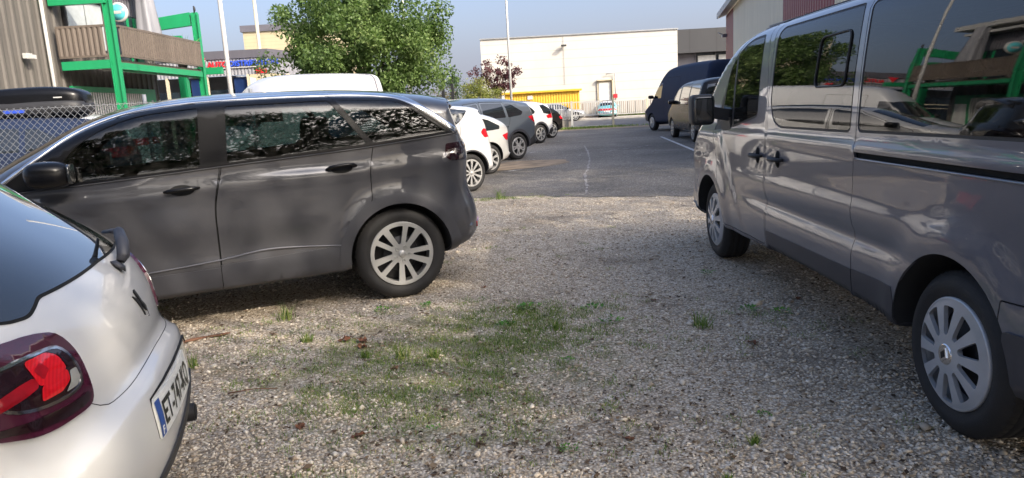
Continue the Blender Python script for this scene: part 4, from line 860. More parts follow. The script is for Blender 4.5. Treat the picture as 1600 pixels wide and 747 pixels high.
mb = MB(); mb.prism([(-17.35, 4.92), (-16.62, 4.95), (-16.98, 4.45)], 41.74, 41.80, 'y'); bp(mb, 'sign_triangle', 'sign_red', sb); mb = MB(); mb.prism([(-17.45, 4.98), (-16.52, 5.0), (-16.98, 4.36)], 41.80, 41.84, 'y'); bp(mb, 'sign_border', 'white_metal', sb)
cb = empty('cream_building', (-18, 62, 0)); tag(cb, 'tall cream boarded building with dark roof edge behind the shop', 'building'); mb = MB(); mb.box((-16.6, 64, 4.2), (8.4, 7, 8.4)); bp(mb, 'wall', 'cream_siding', cb); mb = MB(); mb.box((-16.6, 64, 8.65), (8.7, 7.3, .5)); mb.box((-18.0, 62, 9.1), (.7, .7, .5)); bp(mb, 'roof', 'band_grey', cb)
mb = MB(); mb.tube([(-18.3, 56.5, 0), (-18.3, 56.5, 10.4)], .13, 10); tag(mb.build('chimney_pipe', 'cream_frame'), 'slim cream pipe rising before the cream building', 'pipe')
ob = MB(); ob.box((-24, 52, 2.2), (12, 4, 4.4)); tag(ob.build('grey_shed', 'light_panel'), 'pale low shed seen under the green balcony', 'building')
# --- poles
for x, y, h_, r_, lb in ((-8.12, 22, 7.6, .075, 'tall white flagpole in front of the shop, leftmost of the poles'), (-7.22, 45, 9, .09, 'white flagpole rising behind the tree, left of a pair'), (-5.76, 45, 8.6, .09, 'white flagpole rising behind the tree, right of a pair'), (.33, 34, 8.5, .06, 'thin white flagpole standing before the white hall')):
    mb = MB(); mb.tube([(0, 0, 0), (0, 0, h_ * .5), (0, 0, h_)], [r_, r_ * .9, r_ * .75], 12); mb.box((0, 0, .02), (.35, .35, .04)); mb.sup((0, 0, h_), (r_, r_, r_)); o = mb.build('flagpole', 'white_metal'); o.location = (x, y, 0); tag(o, lb, 'flagpole', 'white flagpoles')
# --- white hall
wh = empty('white_hall', (7, 66, 0)); tag(wh, 'long white hall with a dark grey glazed end, across the road', 'building')
mb = MB(); mb.box((6.9, 76, 3.63), (17.5, 20, 7.26)); bp(mb, 'wall', 'white_panel', wh); mb = MB(); mb.box((6.9, 65.97, 7.30), (17.6, .2, .10)); bp(mb, 'coping', 'galvanised', wh)
mb = MB(); mb.box((21.7, 75, 6.2), (12.0, 17.5, 2.05)); bp(mb, 'upper_band', 'dark_panel', wh); mb = MB(); mb.box((21.7, 76, 2.6), (11.9, 17, 5.1)); bp(mb, 'curtain_wall', 'window_glass', wh)
mb = MB()
for x in (15.75, 17.6, 19.4, 21.2, 23): mb.box((x, 67.4, 2.6), (.10, .16, 5.1))
mb.box((21.7, 67.4, 4.2), (11.9, .12, .10)); mb.box((16.7, 67.42, 2.6), (1.9, .08, 5.1)); bp(mb, 'mullions', 'band_grey', wh)
mb = MB(); mb.box((18.6, 67.3, 4.55), (1.6, .05, .75)); mb.box((20.6, 67.3, 4.55), (1.8, .05, .75)); bp(mb, 'pale_pane', 'light_panel', wh)  # pale panels put on the glass as its blue-white reflection
mb = MB(); mb.box((9.05, 65.93, 1.55), (1.35, .14, 3.2)); dr = bp(mb, 'door_frame', 'cream_frame', wh); mb = MB(); mb.box((9.05, 65.84, 1.5), (1.05, .06, 2.95)); bp(mb, 'door', 'light_panel', wh); mb = MB(); mb.box((9.72, 65.75, 1.6), (.10, .36, 3.3)); mb.box((9.05, 65.75, 3.2), (1.4, .36, .1)); bp(mb, 'door_reveal', 'cream_frame', wh)
mb = MB(); mb.tube([(9.15, 65.75, 3.72), (9.98, 65.75, 3.72), (9.98, 65.75, .3)], .05, 8); bp(mb, 'gas_pipe', 'galvanised', wh); mb = MB(); mb.box((9.95, 65.6, 1.75), (.36, .25, .36)); bp(mb, 'hydrant_box', 'sign_red', wh, .03)
mb = MB(); mb.box((5.49, 65.5, 6.35), (.45, .5, .14)); mb.tube([(5.49, 65.95, 6.3), (5.49, 65.6, 6.35)], .04, 8); bp(mb, 'wall_lamp', 'plastic', wh)
mb = MB(); mb.tube([(5.5, 65.93, 7.25), (5.5, 65.93, 3.0)], .012, 6); mb.tube([(-1, 65.93, 2.1), (-1, 65.93, 2.6)], .02, 6); mb.box((-.7, 65.95, 2.25), (1.0, .08, .5)); bp(mb, 'vent', 'band_grey', wh)
# --- yellow shelter, low wall, railings
ys = empty('yellow_shelter', (3, 58.5, 0)); tag(ys, 'yellow ribbed metal shelter with flat overhanging roof by the road', 'shelter')
mb = MB(); ribs(mb, (.05, 59.6), (6.1, 59.6), .1, 2.3, .22, .03); ribs(mb, (6.1, 59.6), (6.1, 62.5), .1, 2.3, .22, .03); bp(mb, 'wall', 'yellow_sheet', ys); mb = MB(); mb.box((3.05, 60.9, 2.38), (6.5, 3.2, .16)); bp(mb, 'roof', 'yellow_sheet', ys, .02); mb = MB(); mb.box((2.1, 59.52, 1.95), (.42, .03, .3)); bp(mb, 'notice', 'white_metal', ys)
lw = empty('low_wall', (12, 60.2, 0)); tag(lw, 'low brownish boarded wall behind the pavement across the road', 'wall'); mb = MB(); ribs(mb, (6.25, 60), (30, 60), .08, 1.25, .62, .05, duty=.8); bp(mb, 'boards', 'concrete', lw); mb = MB(); mb.box((18, 60.1, 1.27), (23.6, .25, .06)); bp(mb, 'coping', 'kerb_stone', lw)
V, F, q = blades(np.stack([rng.uniform(9, 14, 500), rng.normal(59.8, .06, 500)], 1), .22, .03, .7); tag(big_mesh('wall_weeds', V + (0, 0, .1), F, 'grass_blade', q), kind='stuff')
def railing(name, x0, x1, y, z0, z1, n, label, cat='railing', posts=(), base=0, group=None, bw=.035):
    r = empty(name, ((x0 + x1) / 2, y, 0)); tag(r, label, cat, group); mb = MB(); mb.box(((x0 + x1) / 2, y, z1), (x1 - x0, .05, .05)); mb.box(((x0 + x1) / 2, y, z0), (x1 - x0, .05, .05)); bp(mb, 'rail', 'white_metal', r); mb = MB()
    for k in range(n): mb.box((x0 + (x1 - x0) * (k + .5) / n, y, (z0 + z1) / 2), (bw, bw, z1 - z0))
    bp(mb, 'bars', 'white_metal', r)
    for x in posts: mb = MB(); mb.box((x, y, z1 / 2 + .03), (.11, .11, z1 + .06)); bp(mb, 'post', 'cream_frame' if x > 5 else 'white_metal', r)
    return r
g_ = railing('barrier', 3.62, 5.70, 39.0, .70, 1.40, 15, 'white tubular barrier panel between two posts at the end of the lot', posts=(3.56, 5.76)); mb = MB(); mb.box((4.66, 39.0, .10), (2.08, .05, .05)); bp(mb, 'lower_rail', 'white_metal', g_)
railing('railing', -8, 3.50, 39.3, .55, 1.40, 88, 'white bar railing on a low wall, behind the parked cars', posts=(0, -3, -6)); mb = MB(); mb.box((-3, 39.35, .24), (13, .2, .48)); tag(mb.build('low_wall', 'concrete'), 'short grey kerb wall under the white railing', 'wall')
railing('railing', 6.3, 15.3, 58.9, .28, 1.34, 58, 'long white bar railing before the boarded wall across the road', posts=(11.45, 15.0), bw=.05)
# --- striped hall on the right
P0, P1 = np.array([13.95, 46.0]), np.array([6.5, 10.6]); dw = (P1 - P0) / np.linalg.norm(P1 - P0); at = lambda Y: P0 + dw * ((46 - Y) / -dw[1])
rh = empty('striped_hall', (*P0, 0)); tag(rh, 'large ribbed metal hall striped cream and burgundy along the right side', 'building')
for ya, yb, mt in ((46, 41.6, 'burgundy_clad'), (41.6, 25.2, 'cream_clad'), (25.2, 17.9, 'burgundy_clad'), (17.9, 11.5, 'cream_clad')):
    mb = MB(); a, b = at(yb), at(ya); ribs(mb, b, a, 0, 6.1, .33, .04); bp(mb, 'cladding', mt, rh)
nv = np.array([dw[1], -dw[0]]); ln = np.array([-nv[0], -nv[1]]) if nv[0] > 0 else nv
A_, B_ = P0 - dw * .5, at(11.5); o1 = ln * .55
mb = MB(); mb.add([(*(A_ + o1), 6.0), (*(B_ + o1), 6.0), (*(B_ - o1 * 14), 8.8), (*(A_ - o1 * 14), 8.8), (*(A_ + o1), 6.32), (*(B_ + o1), 6.32), (*(B_ - o1 * 14), 9.1), (*(A_ - o1 * 14), 9.1)], [(0, 1, 2, 3), (7, 6, 5, 4), (0, 4, 5, 1), (1, 5, 6, 2), (2, 6, 7, 3), (3, 7, 4, 0)]); bp(mb, 'roof', 'galvanised', rh)
mb = MB(); e1 = P0 - ln * 8; mb.add([(*P0, 0), (*e1, 0), (*e1, 8.6), (*P0, 6.1)], [(0, 1, 2, 3)]); bp(mb, 'end_wall', 'cream_clad', rh)
mb = MB(); q = P0 + ln * .15 + dw * .6; mb.box((*q, 4.9), (.35, .25, .2)); mb.tube([(*q, 4.9), (*(q + ln * .4), 5.1)], .03, 6); bp(mb, 'wall_lamp', 'galvanised', rh)
# --- gate posts and white wall by the bushes
for x, lb in ((-3.95, 'dark square gate post, left of two'), (-3.35, 'dark square gate post, right of two')): mb = MB(); mb.box((0, 0, 1.7), (.2, .2, 3.4)); mb.box((0, 0, 3.43), (.26, .26, .06)); o = mb.build('gate_post', 'dark_metal'); o.location = (x, 48, 0); tag(o, lb, 'post', 'gate posts')
mb = MB(); mb.box((-4.0, 45.5, .95), (3.6, .3, 1.9)); mb.box((-4.0, 45.5, 1.93), (3.7, .4, .08)); tag(mb.build('garden_wall', 'white_metal'), 'low white wall in front of the bushes', 'wall')
# --- wire mesh fence, left
fe = empty('wire_fence', (-7, 9.0, 0)); tag(fe, 'diamond wire mesh fence standing behind the grey car bonnet', 'fence'); mb = MB(); x0, x1, H, p_ = -11.5, -3.0, 1.72, .085
def wseg(a, b): mb.bar((a[0], 9.0 + .20 * (a[0] + 6) * 0, a[1]), (b[0], 9.0, b[1]), .0045, .0045)
k = x0 - H
while k < x1:
    a, b = (max(k, x0), max(0, x0 - k)), (min(k + H, x1), min(H, x1 - k)); wseg(a, b)
    a, b = (max(k, x0), H - max(0, x0 - k)), (min(k + H, x1), H - min(H, x1 - k)); wseg(a, b); k += p_
bp(mb, 'wire_mesh', 'galvanised', fe)
for x in (-11.4, -9.0, -4.4, -3.1): mb = MB(); mb.tube([(x, 9.04, 0), (x, 9.04, 1.8)], .024, 8); bp(mb, 'post', 'galvanised', fe)
mb = MB(); mb.tube([(x0, 9.0, 1.70), (x1, 9.0, 1.70)], .003, 5); mb.tube([(x0, 9.0, .9), (x1, 9.0, .9)], .003, 5); bp(mb, 'tension_wire', 'galvanised', fe)
# ================================================================ the three near vehicles
simple('light_lining', (.30, .30, .30), .8)
sig = lambda t: 1 / (1 + np.exp(-np.clip(t, -30, 30)))
def flare(x, z, cx, cz, r, a=.02, w=.06):
    d = np.hypot(x - cx, z - cz) - r; return a * np.exp(-(np.maximum(d, 0) / w) ** 2)
# ---------------------------------------------------------------- dark grey seven-seat estate
def feat_a(x, z):
    zc = np.interp(x, [1.2, 2.5, 3.6, 4.5], [.99, 1.02, 1.06, 1.09])
    f = -.015 * sig((z - zc) / .006) * sig((x - 1.2) / .1)
    f += .006 * np.exp(-((z - (zc - .05)) / .06) ** 2)
    f += flare(x, z, 3.77, .352, .42, .022, .09) + flare(x, z, .93, .352, .42, .022, .09)
    f += .010 * sig((.46 - z) / .02) * sig((3.3 - x) / .05) * sig((x - 1.3) / .05)
    f -= .010 * np.exp(-((z - .56) / .10) ** 2) * sig((3.2 - x) / .12) * sig((x - 1.4) / .12)
    return f
shA = Shell([(.12,.26,.25),(.02,.42,.35),(0,.62,.38),(.03,.82,.38),(.12,.98,.3),(.35,1.06,.2),(.8,1.12,.16),(1.12,1.17,.14),(1.35,1.29,.14),(1.75,1.49,.15),(2.05,1.575,.15),(2.45,1.622,.15),
  (3.1,1.634,.15),(3.67,1.615,.15),(4.14,1.565,.15),(4.34,1.52,.13,True),(4.33,1.47,.15),(4.42,1.24,.22),(4.475,1.16,.3,),(4.50,1.03,.36),(4.50,.82,.38),(4.545,.71,.4),(4.575,.52,.4),(4.55,.40,.38),(4.42,.285,.3),(4.1,.25,.15),(2.3,.205,.08),(.8,.20,.10)],
  .92, [(0,.95),(1.3,1.05),(2.58,1.12),(3.59,1.18),(4.25,1.24),(4.6,1.27)], 2.4, .20, .45, .045, feat_a)
car = Vehicle('parked_car', shA, (-4.676, 4.827), .3889, 'dark grey estate with chrome window line and ten-blade wheel, largest car on the left', 'car', 'cars parked along the left side')
dlo = roundp([(1.22,1.045,.01),(1.48,1.235,.2),(1.70,1.385,.3),(1.99,1.495,.3),(2.36,1.547,.3),(2.64,1.558,.2),(3.2,1.562,.2),(3.86,1.53,.10),(4.03,1.41,.1),(4.275,1.242,.02),(3.59,1.178,.1),(2.58,1.118,.1)], .05)
ring = lambda cx, cz, r0, r1, a0, a1, n=30: np.vstack([[(cx + r1 * math.cos(t), cz + r1 * math.sin(t)) for t in np.linspace(a0, a1, n)], [(cx + r0 * math.cos(t), cz + r0 * math.sin(t)) for t in np.linspace(a1, a0, n)]])
regs = [
 dict(name='window', poly=roundp([(1.50,1.075),(1.72,1.325,.1),(1.90,1.43,.2),(2.10,1.492,.2),(2.46,1.522,.02),(2.43,1.128,.02)], .02), mat='glass_dark', off=-.003),
 dict(name='window', poly=roundp([(2.605,1.142,.02),(2.635,1.525,.02),(3.33,1.532,.02),(3.575,1.205,.03)], .02), mat='glass_dark', off=-.003),
 dict(name='window', poly=roundp([(3.385,1.53,.02),(3.82,1.508,.08),(3.93,1.447,.08),(4.19,1.257,.02),(3.625,1.208,.02)], .02), mat='glass_dark', off=-.001),
 dict(name='window_frame', poly=dlo, mat='gloss_black'),
 dict(name='windscreen', poly=sil_band(shA, 1.20, 2.02, .90, zmin=1.0), mat='glass_dark', merge=True),
 dict(name='rear_window', poly=sil_band(shA, 4.335, 4.43, .86, zmin=1.22, zmax=1.46), mat='glass_opaque', merge=True),
 dict(name='tail_lamp', poly=roundp([(4.175,1.165),(4.30,1.172),(4.7,1.19),(4.7,1.02),(4.20,1.035),(4.165,1.06)], .02), mat='lamp_smoke', off=.004, seam=False),
 dict(name='wheel_arch_trim', poly=ring(3.77,.352,.38,.475,-.26,math.pi+.05), mat='clad_grey', off=.014, thick=.022),
 dict(name='wheel_arch_trim', poly=ring(.93,.352,.38,.475,-.05,math.pi+.26), mat='clad_grey', off=.014, thick=.022),
 dict(name='side_skirt', poly=roundp([(1.36,.15),(2.477,.15),(2.477,.425),(1.36,.405)], .004), mat='clad_grey', off=.006, thick=.02),
 dict(name='side_skirt', poly=roundp([(2.483,.15),(3.36,.15),(3.33,.475),(3.28,.474),(2.483,.44)], .004), mat='clad_grey', off=.006, thick=.02),
 dict(name='front_door', poly=roundp([(1.30,.26),(1.30,1.0),(1.42,1.20),(2.0,1.5),(2.46,1.556),(2.55,1.10,.02),(2.487,.85,.1),(2.480,.26)], .03), mat='paint_grey', seam=True),
 dict(name='rear_door', poly=roundp([(2.485,.26),(2.492,.85,.1),(2.56,1.10,.02),(2.60,1.57),(3.35,1.57),(3.62,1.19,.02),(3.578,1.02,.05),(3.573,.76,.08),(3.45,.70,.1),(3.35,.50,.05),(3.33,.30)], .03), mat='paint_grey', seam=True),
 dict(name='tailgate', poly=sil_band(shA, 4.20, 4.6, .80, zmin=.74), mat='paint_grey', merge=True, seam=True),
 dict(name='bonnet', poly=sil_band(shA, .14, 1.18, .90, zmin=.9), mat='paint_grey', merge=True, seam=True),
 dict(name='rear_bumper', poly=roundp([(4.15,.18),(4.23,.45),(4.40,.43),(4.7,.55),(4.7,.18)], .04), mat='clad_grey', merge=True),
 dict(name='front_bumper', poly=roundp([(-.1,.1),(.5,.1),(.45,.35),(-.1,.40)], .04), mat='clad_grey', merge=True),
]
car.body(regs, [(.93,.352,.395),(3.77,.352,.395)], 'paint_grey', .05, 12)
place_wheels(car, 'blades', .352, .238, (.93, 3.77), .92, .025, (.1, .22, .9, .5), .225)
for sd in (-1, 1):
    car.strip([(1.22,1.06),(1.48,1.252),(1.70,1.402),(1.99,1.512),(2.36,1.563),(2.64,1.574),(3.2,1.578),(3.70,1.563),(3.88,1.53),(4.05,1.415),(4.285,1.244)], [.016,.02,.02,.02,.022,.024,.045,.05], .006, 'chrome_strip', 'chrome', sd)
    car.strip([(1.30,1.045),(2.0,1.082),(2.58,1.118),(3.59,1.178),(4.27,1.24)], .012, .007, 'belt_trim', 'plastic', sd)
    car.strip([(1.40,.425),(2.0,.445),(2.50,.478),(2.80,.512),(3.345,.478)], [.006,.008,.010,.014,.006], .005, 'skirt_highlight', 'edge_highlight', sd, off=.006)  # paler strip drawn as the highlight along the skirt top
    handle(car, 2.30, .985, .22, 'gloss_black', sd, .006); handle(car, 3.37, 1.045, .22, 'gloss_black', sd, .006)
    mb = MB(); mb.sup((1.555, sd * 1.03, 1.155), (.150, .125, .085), (.7, .7), 24, 14, zfun=lambda x, y, z: (x * (1 - .25 * (x < 0)), y, z * (1 - .35 * (y * -sd > 0) * abs(y) / .125)))
    mb.bar((1.60, sd * .86, 1.09), (1.59, sd * .98, 1.13), .07, .05); mr = mb.build('side_mirror', 'gloss_black', car.root)
    g = MB(); g.sup((1.690, sd * 1.03, 1.155), (.012, .10, .062), (.4, .5), 20, 8); g.build('mirror_glass', 'glass_opaque', mr)
mb = MB(); sec = [(4.04,1.570),(4.2,1.558),(4.37,1.526),(4.378,1.508),(4.33,1.47),(4.20,1.40),(4.06,1.46)]; ys_ = np.linspace(-.665, .665, 21); vs = []
for y in ys_:
    for x, z in sec: vs.append((x - .05 * abs(y / .66) ** 3 * (x > 4.1), y, z + .006 - .075 * abs(y / .66) ** 2.6))
k_ = len(sec); mb.add(vs, [(i * k_ + j, i * k_ + (j + 1) % k_, (i + 1) * k_ + (j + 1) % k_, (i + 1) * k_ + j) for i in range(20) for j in range(k_)] + [tuple(range(k_)), tuple(range(20 * k_, 21 * k_))]); mb.build('spoiler', 'paint_grey', car.root, .006)
for sd in (-1, 1):
    car.patch(roundp([(4.44,.51),(4.545,.525),(4.548,.475),(4.45,.462)], .01), 'reflector', 'lens_red', .006, .01, (0, sd), .02)
seats(car, [(2.30, (-.38, .38)), (3.15, (-.45, 0, .45))], .62)
mb = MB(); mb.box((1.45, 0, .98), (.35, 1.5, .18)); mb.build('dashboard', 'interior', car.root, .04)
mb = MB(); mb.lathe([(.17,-.012),(.185,0),(.17,.012),(.16,0),(.17,-.012)], 28, 'z', (0,0,0)); o = mb.build('steering_wheel', 'interior', car.root); o.location = (1.80, -.38, 1.02); o.rotation_euler = (0, 1.15, 0)

# ---------------------------------------------------------------- grey passenger van
def feat_b(x, z):
    f = flare(x, z, 4.431, .335, .44, .020, .10) + flare(x, z, .933, .335, .44, .022, .09)
    mid = sig((x - 1.9) / .10) * sig((4.05 - x) / .10)
    f -= .024 * np.exp(-((z - .665) / .050) ** 2) * mid
    f += .010 * np.exp(-((z - .80) / .05) ** 2) * sig((x - 1.7) / .2) * sig((4.2 - x) / .15)
    s_ = (x - 1.20) * .69 + (z - 1.06) * .72 - 0.0; s2 = ((x - 1.22) * .76 + (z - 1.08) * .65)
    f += .016 * sig(-s2 / .012) * sig((1.12 - z) / .03) * sig((z - .35) / .1)
    f -= .010 * sig((z - 1.135) / .012)
    f += .006 * np.exp(-((z - 1.11) / .02) ** 2) * sig((x - 2.3) / .1)
    return f
shB = Shell([(.10,.28,.3),(.02,.45,.4),(0,.62,.42),(.03,.85,.42),(.12,1.02,.35),(.30,1.13,.22),(.45,1.22,.16),(.62,1.38,.16),(.93,1.66,.18),(1.30,1.86,.2),(1.65,1.935,.2),(2.2,1.96,.2),(3.5,1.97,.2),(4.8,1.96,.2),(5.22,1.93,.2),
  (5.33,1.75,.22),(5.375,1.2,.25),(5.385,.75,.25),(5.40,.62,.28),(5.40,.42,.28),(5.3,.30,.2),(5.0,.28,.10),(3,.315,.06),(1.2,.30,.06)],
  .965, [(0,1.1),(1.2,1.16),(5.4,1.2)], 2.6, .035, .5, .03, feat_b)
van = Vehicle('passenger_van', shB, (2.752, 7.188), -1.5842, 'large grey passenger van with dark side windows and black door mirror, filling the right side', 'van', 'vans on the right')
wA = roundp([(1.17,1.165),(1.47,1.175,.01),(1.485,1.685,.01),(1.36,1.61,.1)], .02)
wB = roundp([(1.515,1.178,.01),(2.065,1.265,.04),(2.065,1.795,.05),(1.78,1.785,.15),(1.525,1.705,.01)], .02)
wC = roundp([(2.34,1.345,.1),(2.345,1.75),(2.40,1.812),(3.505,1.815,.03),(3.50,1.205,.03),(2.52,1.198,.08),(2.40,1.235,.08)], .05)
wD = roundp([(3.60,1.21,.03),(3.605,1.815,.03),(4.95,1.81,.08),(5.09,1.70,.1),(5.10,1.225,.06)], .04)
regs = []
for w in (wA, wB, wC, wD): regs.append(dict(name='window', poly=w, mat='glass_mid' if w is wA or w is wB else 'glass_dark', off=-.002))
for w in (wC, wD): regs.append(dict(name='window_seal', poly=offp(w, .014), mat='plastic', off=-.004))
regs.append(dict(name='window_seal', poly=roundp([(1.03,1.125),(1.25,1.42,.2),(1.50,1.705,.15),(1.78,1.805,.15),(2.085,1.812,.05),(2.085,1.25,.05),(1.5,1.158,.1)], .02), mat='plastic', off=-.003))
regs += [
 dict(name='slide_rail', poly=roundp([(3.585,1.072),(3.585,1.10),(4.93,1.105),(4.93,1.077)], .004), mat='seam', off=-.018, thick=0),
 dict(name='windscreen', poly=sil_band(shB, .46, 1.45, .90, zmin=1.18), mat='glass_mid', merge=True),
 dict(name='rear_window', poly=sil_band(shB, 5.2, 5.6, .86, zmin=1.15, zmax=1.72), mat='glass_opaque', merge=True),
 dict(name='side_skirt', poly=roundp([(2.285,.25),(3.575,.25),(3.575,.497),(2.285,.478)], .003), mat='clad_van', off=.003, seam=False, thick=.014),
 dict(name='side_skirt', poly=roundp([(3.583,.25),(4.08,.25),(4.02,.515),(3.583,.50)], .003), mat='clad_van', off=.003, seam=False, thick=.014),
 dict(name='tail_lamp', poly=roundp([(5.22,.85),(5.7,.85),(5.7,1.32),(5.24,1.32)], .03), mat='lens_red', off=.003),
 dict(name='head_lamp', poly=roundp([(-.1,.80),(.28,.88),(.52,1.10),(.40,1.13),(-.1,.98)], .03), mat='lamp_clear', off=.002),
 dict(name='rear_bumper', poly=roundp([(4.78,.15),(4.80,.555),(5.6,.60),(5.6,.15)], .02), mat='clad_van', merge=True, off=.012, thick=.03),
 dict(name='front_bumper', poly=roundp([(-.1,.15),(.52,.15),(.50,.40),(-.1,.45)], .02), mat='clad_van', merge=True, off=.012, thick=.03),
 dict(name='front_door', poly=roundp([(1.30,.37),(1.18,.80,.1),(1.0,1.10),(1.22,1.42,.2),(1.50,1.73,.2),(1.80,1.845,.2),(2.17,1.865,.06),(2.255,1.4,.1),(2.262,1.0,.1),(2.262,.37)], .05), mat='paint_van', seam=True),
 dict(name='sliding_door', poly=roundp([(2.285,.335),(2.285,1.80,.06),(2.32,1.868),(3.57,1.872),(3.578,.335)], .04), mat='paint_van', seam=True),
 dict(name='fuel_flap', poly=roundp([(2.10,.42),(2.10,.60),(2.235,.60),(2.235,.42)], .02), mat='paint_van', seam=True) if False else dict(name='rear_corner', poly=roundp([(4.70,.10),(4.765,.655),(5.7,.70),(5.7,.10)], .01), mat='paint_van', merge=True, seam=True),
 dict(name='bonnet', poly=sil_band(shB, .12, .46, .92, zmin=.95), mat='paint_van', merge=True, seam=True),
]
regs = [r for r in regs if r['poly'] is not None]
van.body(regs, [(.933,.335,.40),(4.431,.335,.41)], 'paint_van', .05, 12)
place_wheels(van, 'cover', .337, .222, (.933, 4.431), .965, .035, (.2, .5, .35, .9), .215)
for sd in (-1, 1):
    mb = MB(); mb.sup((1.33, sd * 1.155, 1.305), (.075, .095, .122), (.35, .4), 28, 16); mb.bar((1.36, sd * .94, 1.25), (1.36, sd * 1.08, 1.28), .07, .09)
    mb.bar((1.20, sd * .945, 1.17), (1.45, sd * .945, 1.19), .03, .10)
    mr = mb.build('side_mirror', 'plastic', van.root)
    g = MB(); g.sup((1.402, sd * 1.155, 1.305), (.01, .078, .102), (.3, .35), 24, 8); g.build('mirror_glass', 'glass_opaque', mr)
    for x in (2.13, 2.52):
        h_ = handle(van, x, .985, .19, 'plastic', sd, 0, dish=False, proud=.045)
        p, n_ = van.on_side(x, .985, sd); d = MB(); d.sup((0, 0, 0), (.030, .03, .060), (.7, .8), 18, 10); q = d.build('handle_recess', 'seam', h_, fix=False); q.location = p - n_ * .015
    lp = roundp([(3.02,1.43),(3.05,1.70),(3.42,1.71),(3.40,1.43)], .05); lp = np.vstack([lp, lp[:1]]); mb = MB(); mb.tube([van.on_side(a, b, sd)[0] + van.on_side(a, b, sd)[1] * .002 for a, b in lp], .006, 6); mb.build('sliding_pane_frame', 'plastic', van.root)
    van.strip([(3.60,1.066),(4.2,1.069),(4.93,1.071)], .010, .006, 'rail_lip', 'paint_van', sd)
    mb = MB(); 
    for x in (2.2, 2.9, 3.7, 4.6):
        p, n_ = van.on_side(x, 1.90, sd)
    van.strip([(1.7,1.872),(2.6,1.886),(3.6,1.889),(4.9,1.878)], .012, .002, 'roof_gutter', 'seam', sd)
    # emblem on the wheel covers
for w in [c for c in van.root.children if c.name.startswith('wheel')]:
    e = MB(); e.lathe([(0, -.040), (.040, -.040), (.044, -.036), (.046, -.02)], 28); e.prism([(0, .036), (.027, 0), (0, -.036), (-.027, 0)], -.046, -.036, 'y'); eo = e.build('emblem', 'chrome', w, .002)
    e = MB(); e.prism([(0, .021), (.014, 0), (0, -.021), (-.014, 0)], -.0475, -.040, 'y'); e.build('emblem_centre', 'dark_metal', w)
mb = MB(); mb.box((3.3, 0, 1.90), (3.6, 1.35, .03)); mb.build('headlining', 'light_lining', van.root)
seats(van, [(1.95, (-.5, .45)), (2.95, (-.55, .0, .5)), (3.95, (-.55, .0, .5)), (4.9, (-.5, .45))], .85)
mb = MB(); mb.box((1.05, 0, 1.05), (.5, 1.6, .2)); mb.build('dashboard', 'interior', van.root, .05)
mb = MB(); mb.lathe([(.18,-.012),(.195,0),(.18,.012),(.17,0),(.18,-.012)], 28, 'z', (0,0,0)); o = mb.build('steering_wheel', 'interior', van.root); o.location = (1.45, -.45, 1.15); o.rotation_euler = (0, .7, 0)

# ---------------------------------------------------------------- white hatchback, its tail close to the camera
shC = Shell([(.10,.24,.3),(.02,.35,.35),(0,.5,.4),(.04,.70,.4),(.25,.82,.3),(.75,.93,.2),(1.05,.98,.15),(1.25,1.08,.15),(1.75,1.37,.15),(2.2,1.44,.15),(2.7,1.435,.15),(3.08,1.385,.16),(3.28,1.335,.18),
 (3.47,1.21,.25),(3.77,.99,.36),(3.85,.86,.40),(3.875,.75,.42),(3.885,.695,.42),(3.93,.66,.42),(3.955,.55,.42),(3.95,.42,.42),(3.90,.29,.40),(3.75,.22,.3),(2,.20,.1)],
 .857, [(0,.85),(1.5,.93),(3,1.0),(4,1.02)], 2.4, .42, .5, .05, None, ds=.02)
yawc = .29
ds = Vehicle('parked_car', shC, (-1.17 - 3.955 * math.cos(yawc), 2.36 - 3.955 * math.sin(yawc)), yawc, 'pearl white hatchback showing its burgundy lamp and number plate at the left edge', 'car', 'cars parked along the left side')
regs = [
 dict(name='window', poly=roundp([(1.25,.97),(1.85,1.34,.1),(2.30,1.38),(2.25,.99)], .03), mat='glass_opaque', off=-.002),
 dict(name='window', poly=roundp([(2.42,1.0),(2.5,1.38),(3.1,1.36,.1),(3.52,1.08),(3.45,1.03)], .03), mat='glass_opaque', off=-.002),
 dict(name='windscreen', poly=sil_band(shC, 1.1, 1.75, .88, zmin=.9), mat='glass_opaque', merge=True),
 dict(name='door', poly=roundp([(1.15,.3),(1.15,.95),(1.85,1.37),(2.35,1.40),(2.38,.95),(2.35,.3)], .05), mat='paint_white', seam=True),
]
ds.body(regs, [(.80,.31,.34),(3.26,.31,.34)], 'paint_white', .05, 16)
place_wheels(ds, 'seven', .31, .21, (.80, 3.26), .857, .02)
gy_ = [(-.66,.99),(-.60,.968),(-.54,.964),(-.49,.980),(-.45,.994),(0,1.0),(.45,.994),(.49,.980),(.54,.964),(.60,.968),(.66,.99),(.62,1.20),(.54,1.30),(-.54,1.30),(-.62,1.20)]
gp = ds.patch(roundp(gy_, .02), 'rear_window', 'glass_opaque', .003, .012, (1, 0), .025)
ds.patch(offp(roundp(gy_, .02), .007), 'window_seal', 'seam', .0016, 0, (1, 0), .025)
sp_ = MB(); sp_.prism([(3.0,1.40),(3.24,1.36),(3.30,1.335),(3.27,1.31),(3.16,1.30)], -.50, .50, 'y'); sp_.build('spoiler', 'paint_white', ds.root, .012)
def curve(pts, n=6):
    return crom([(a, b, 0) for a, b in pts], .02)[:, :2]
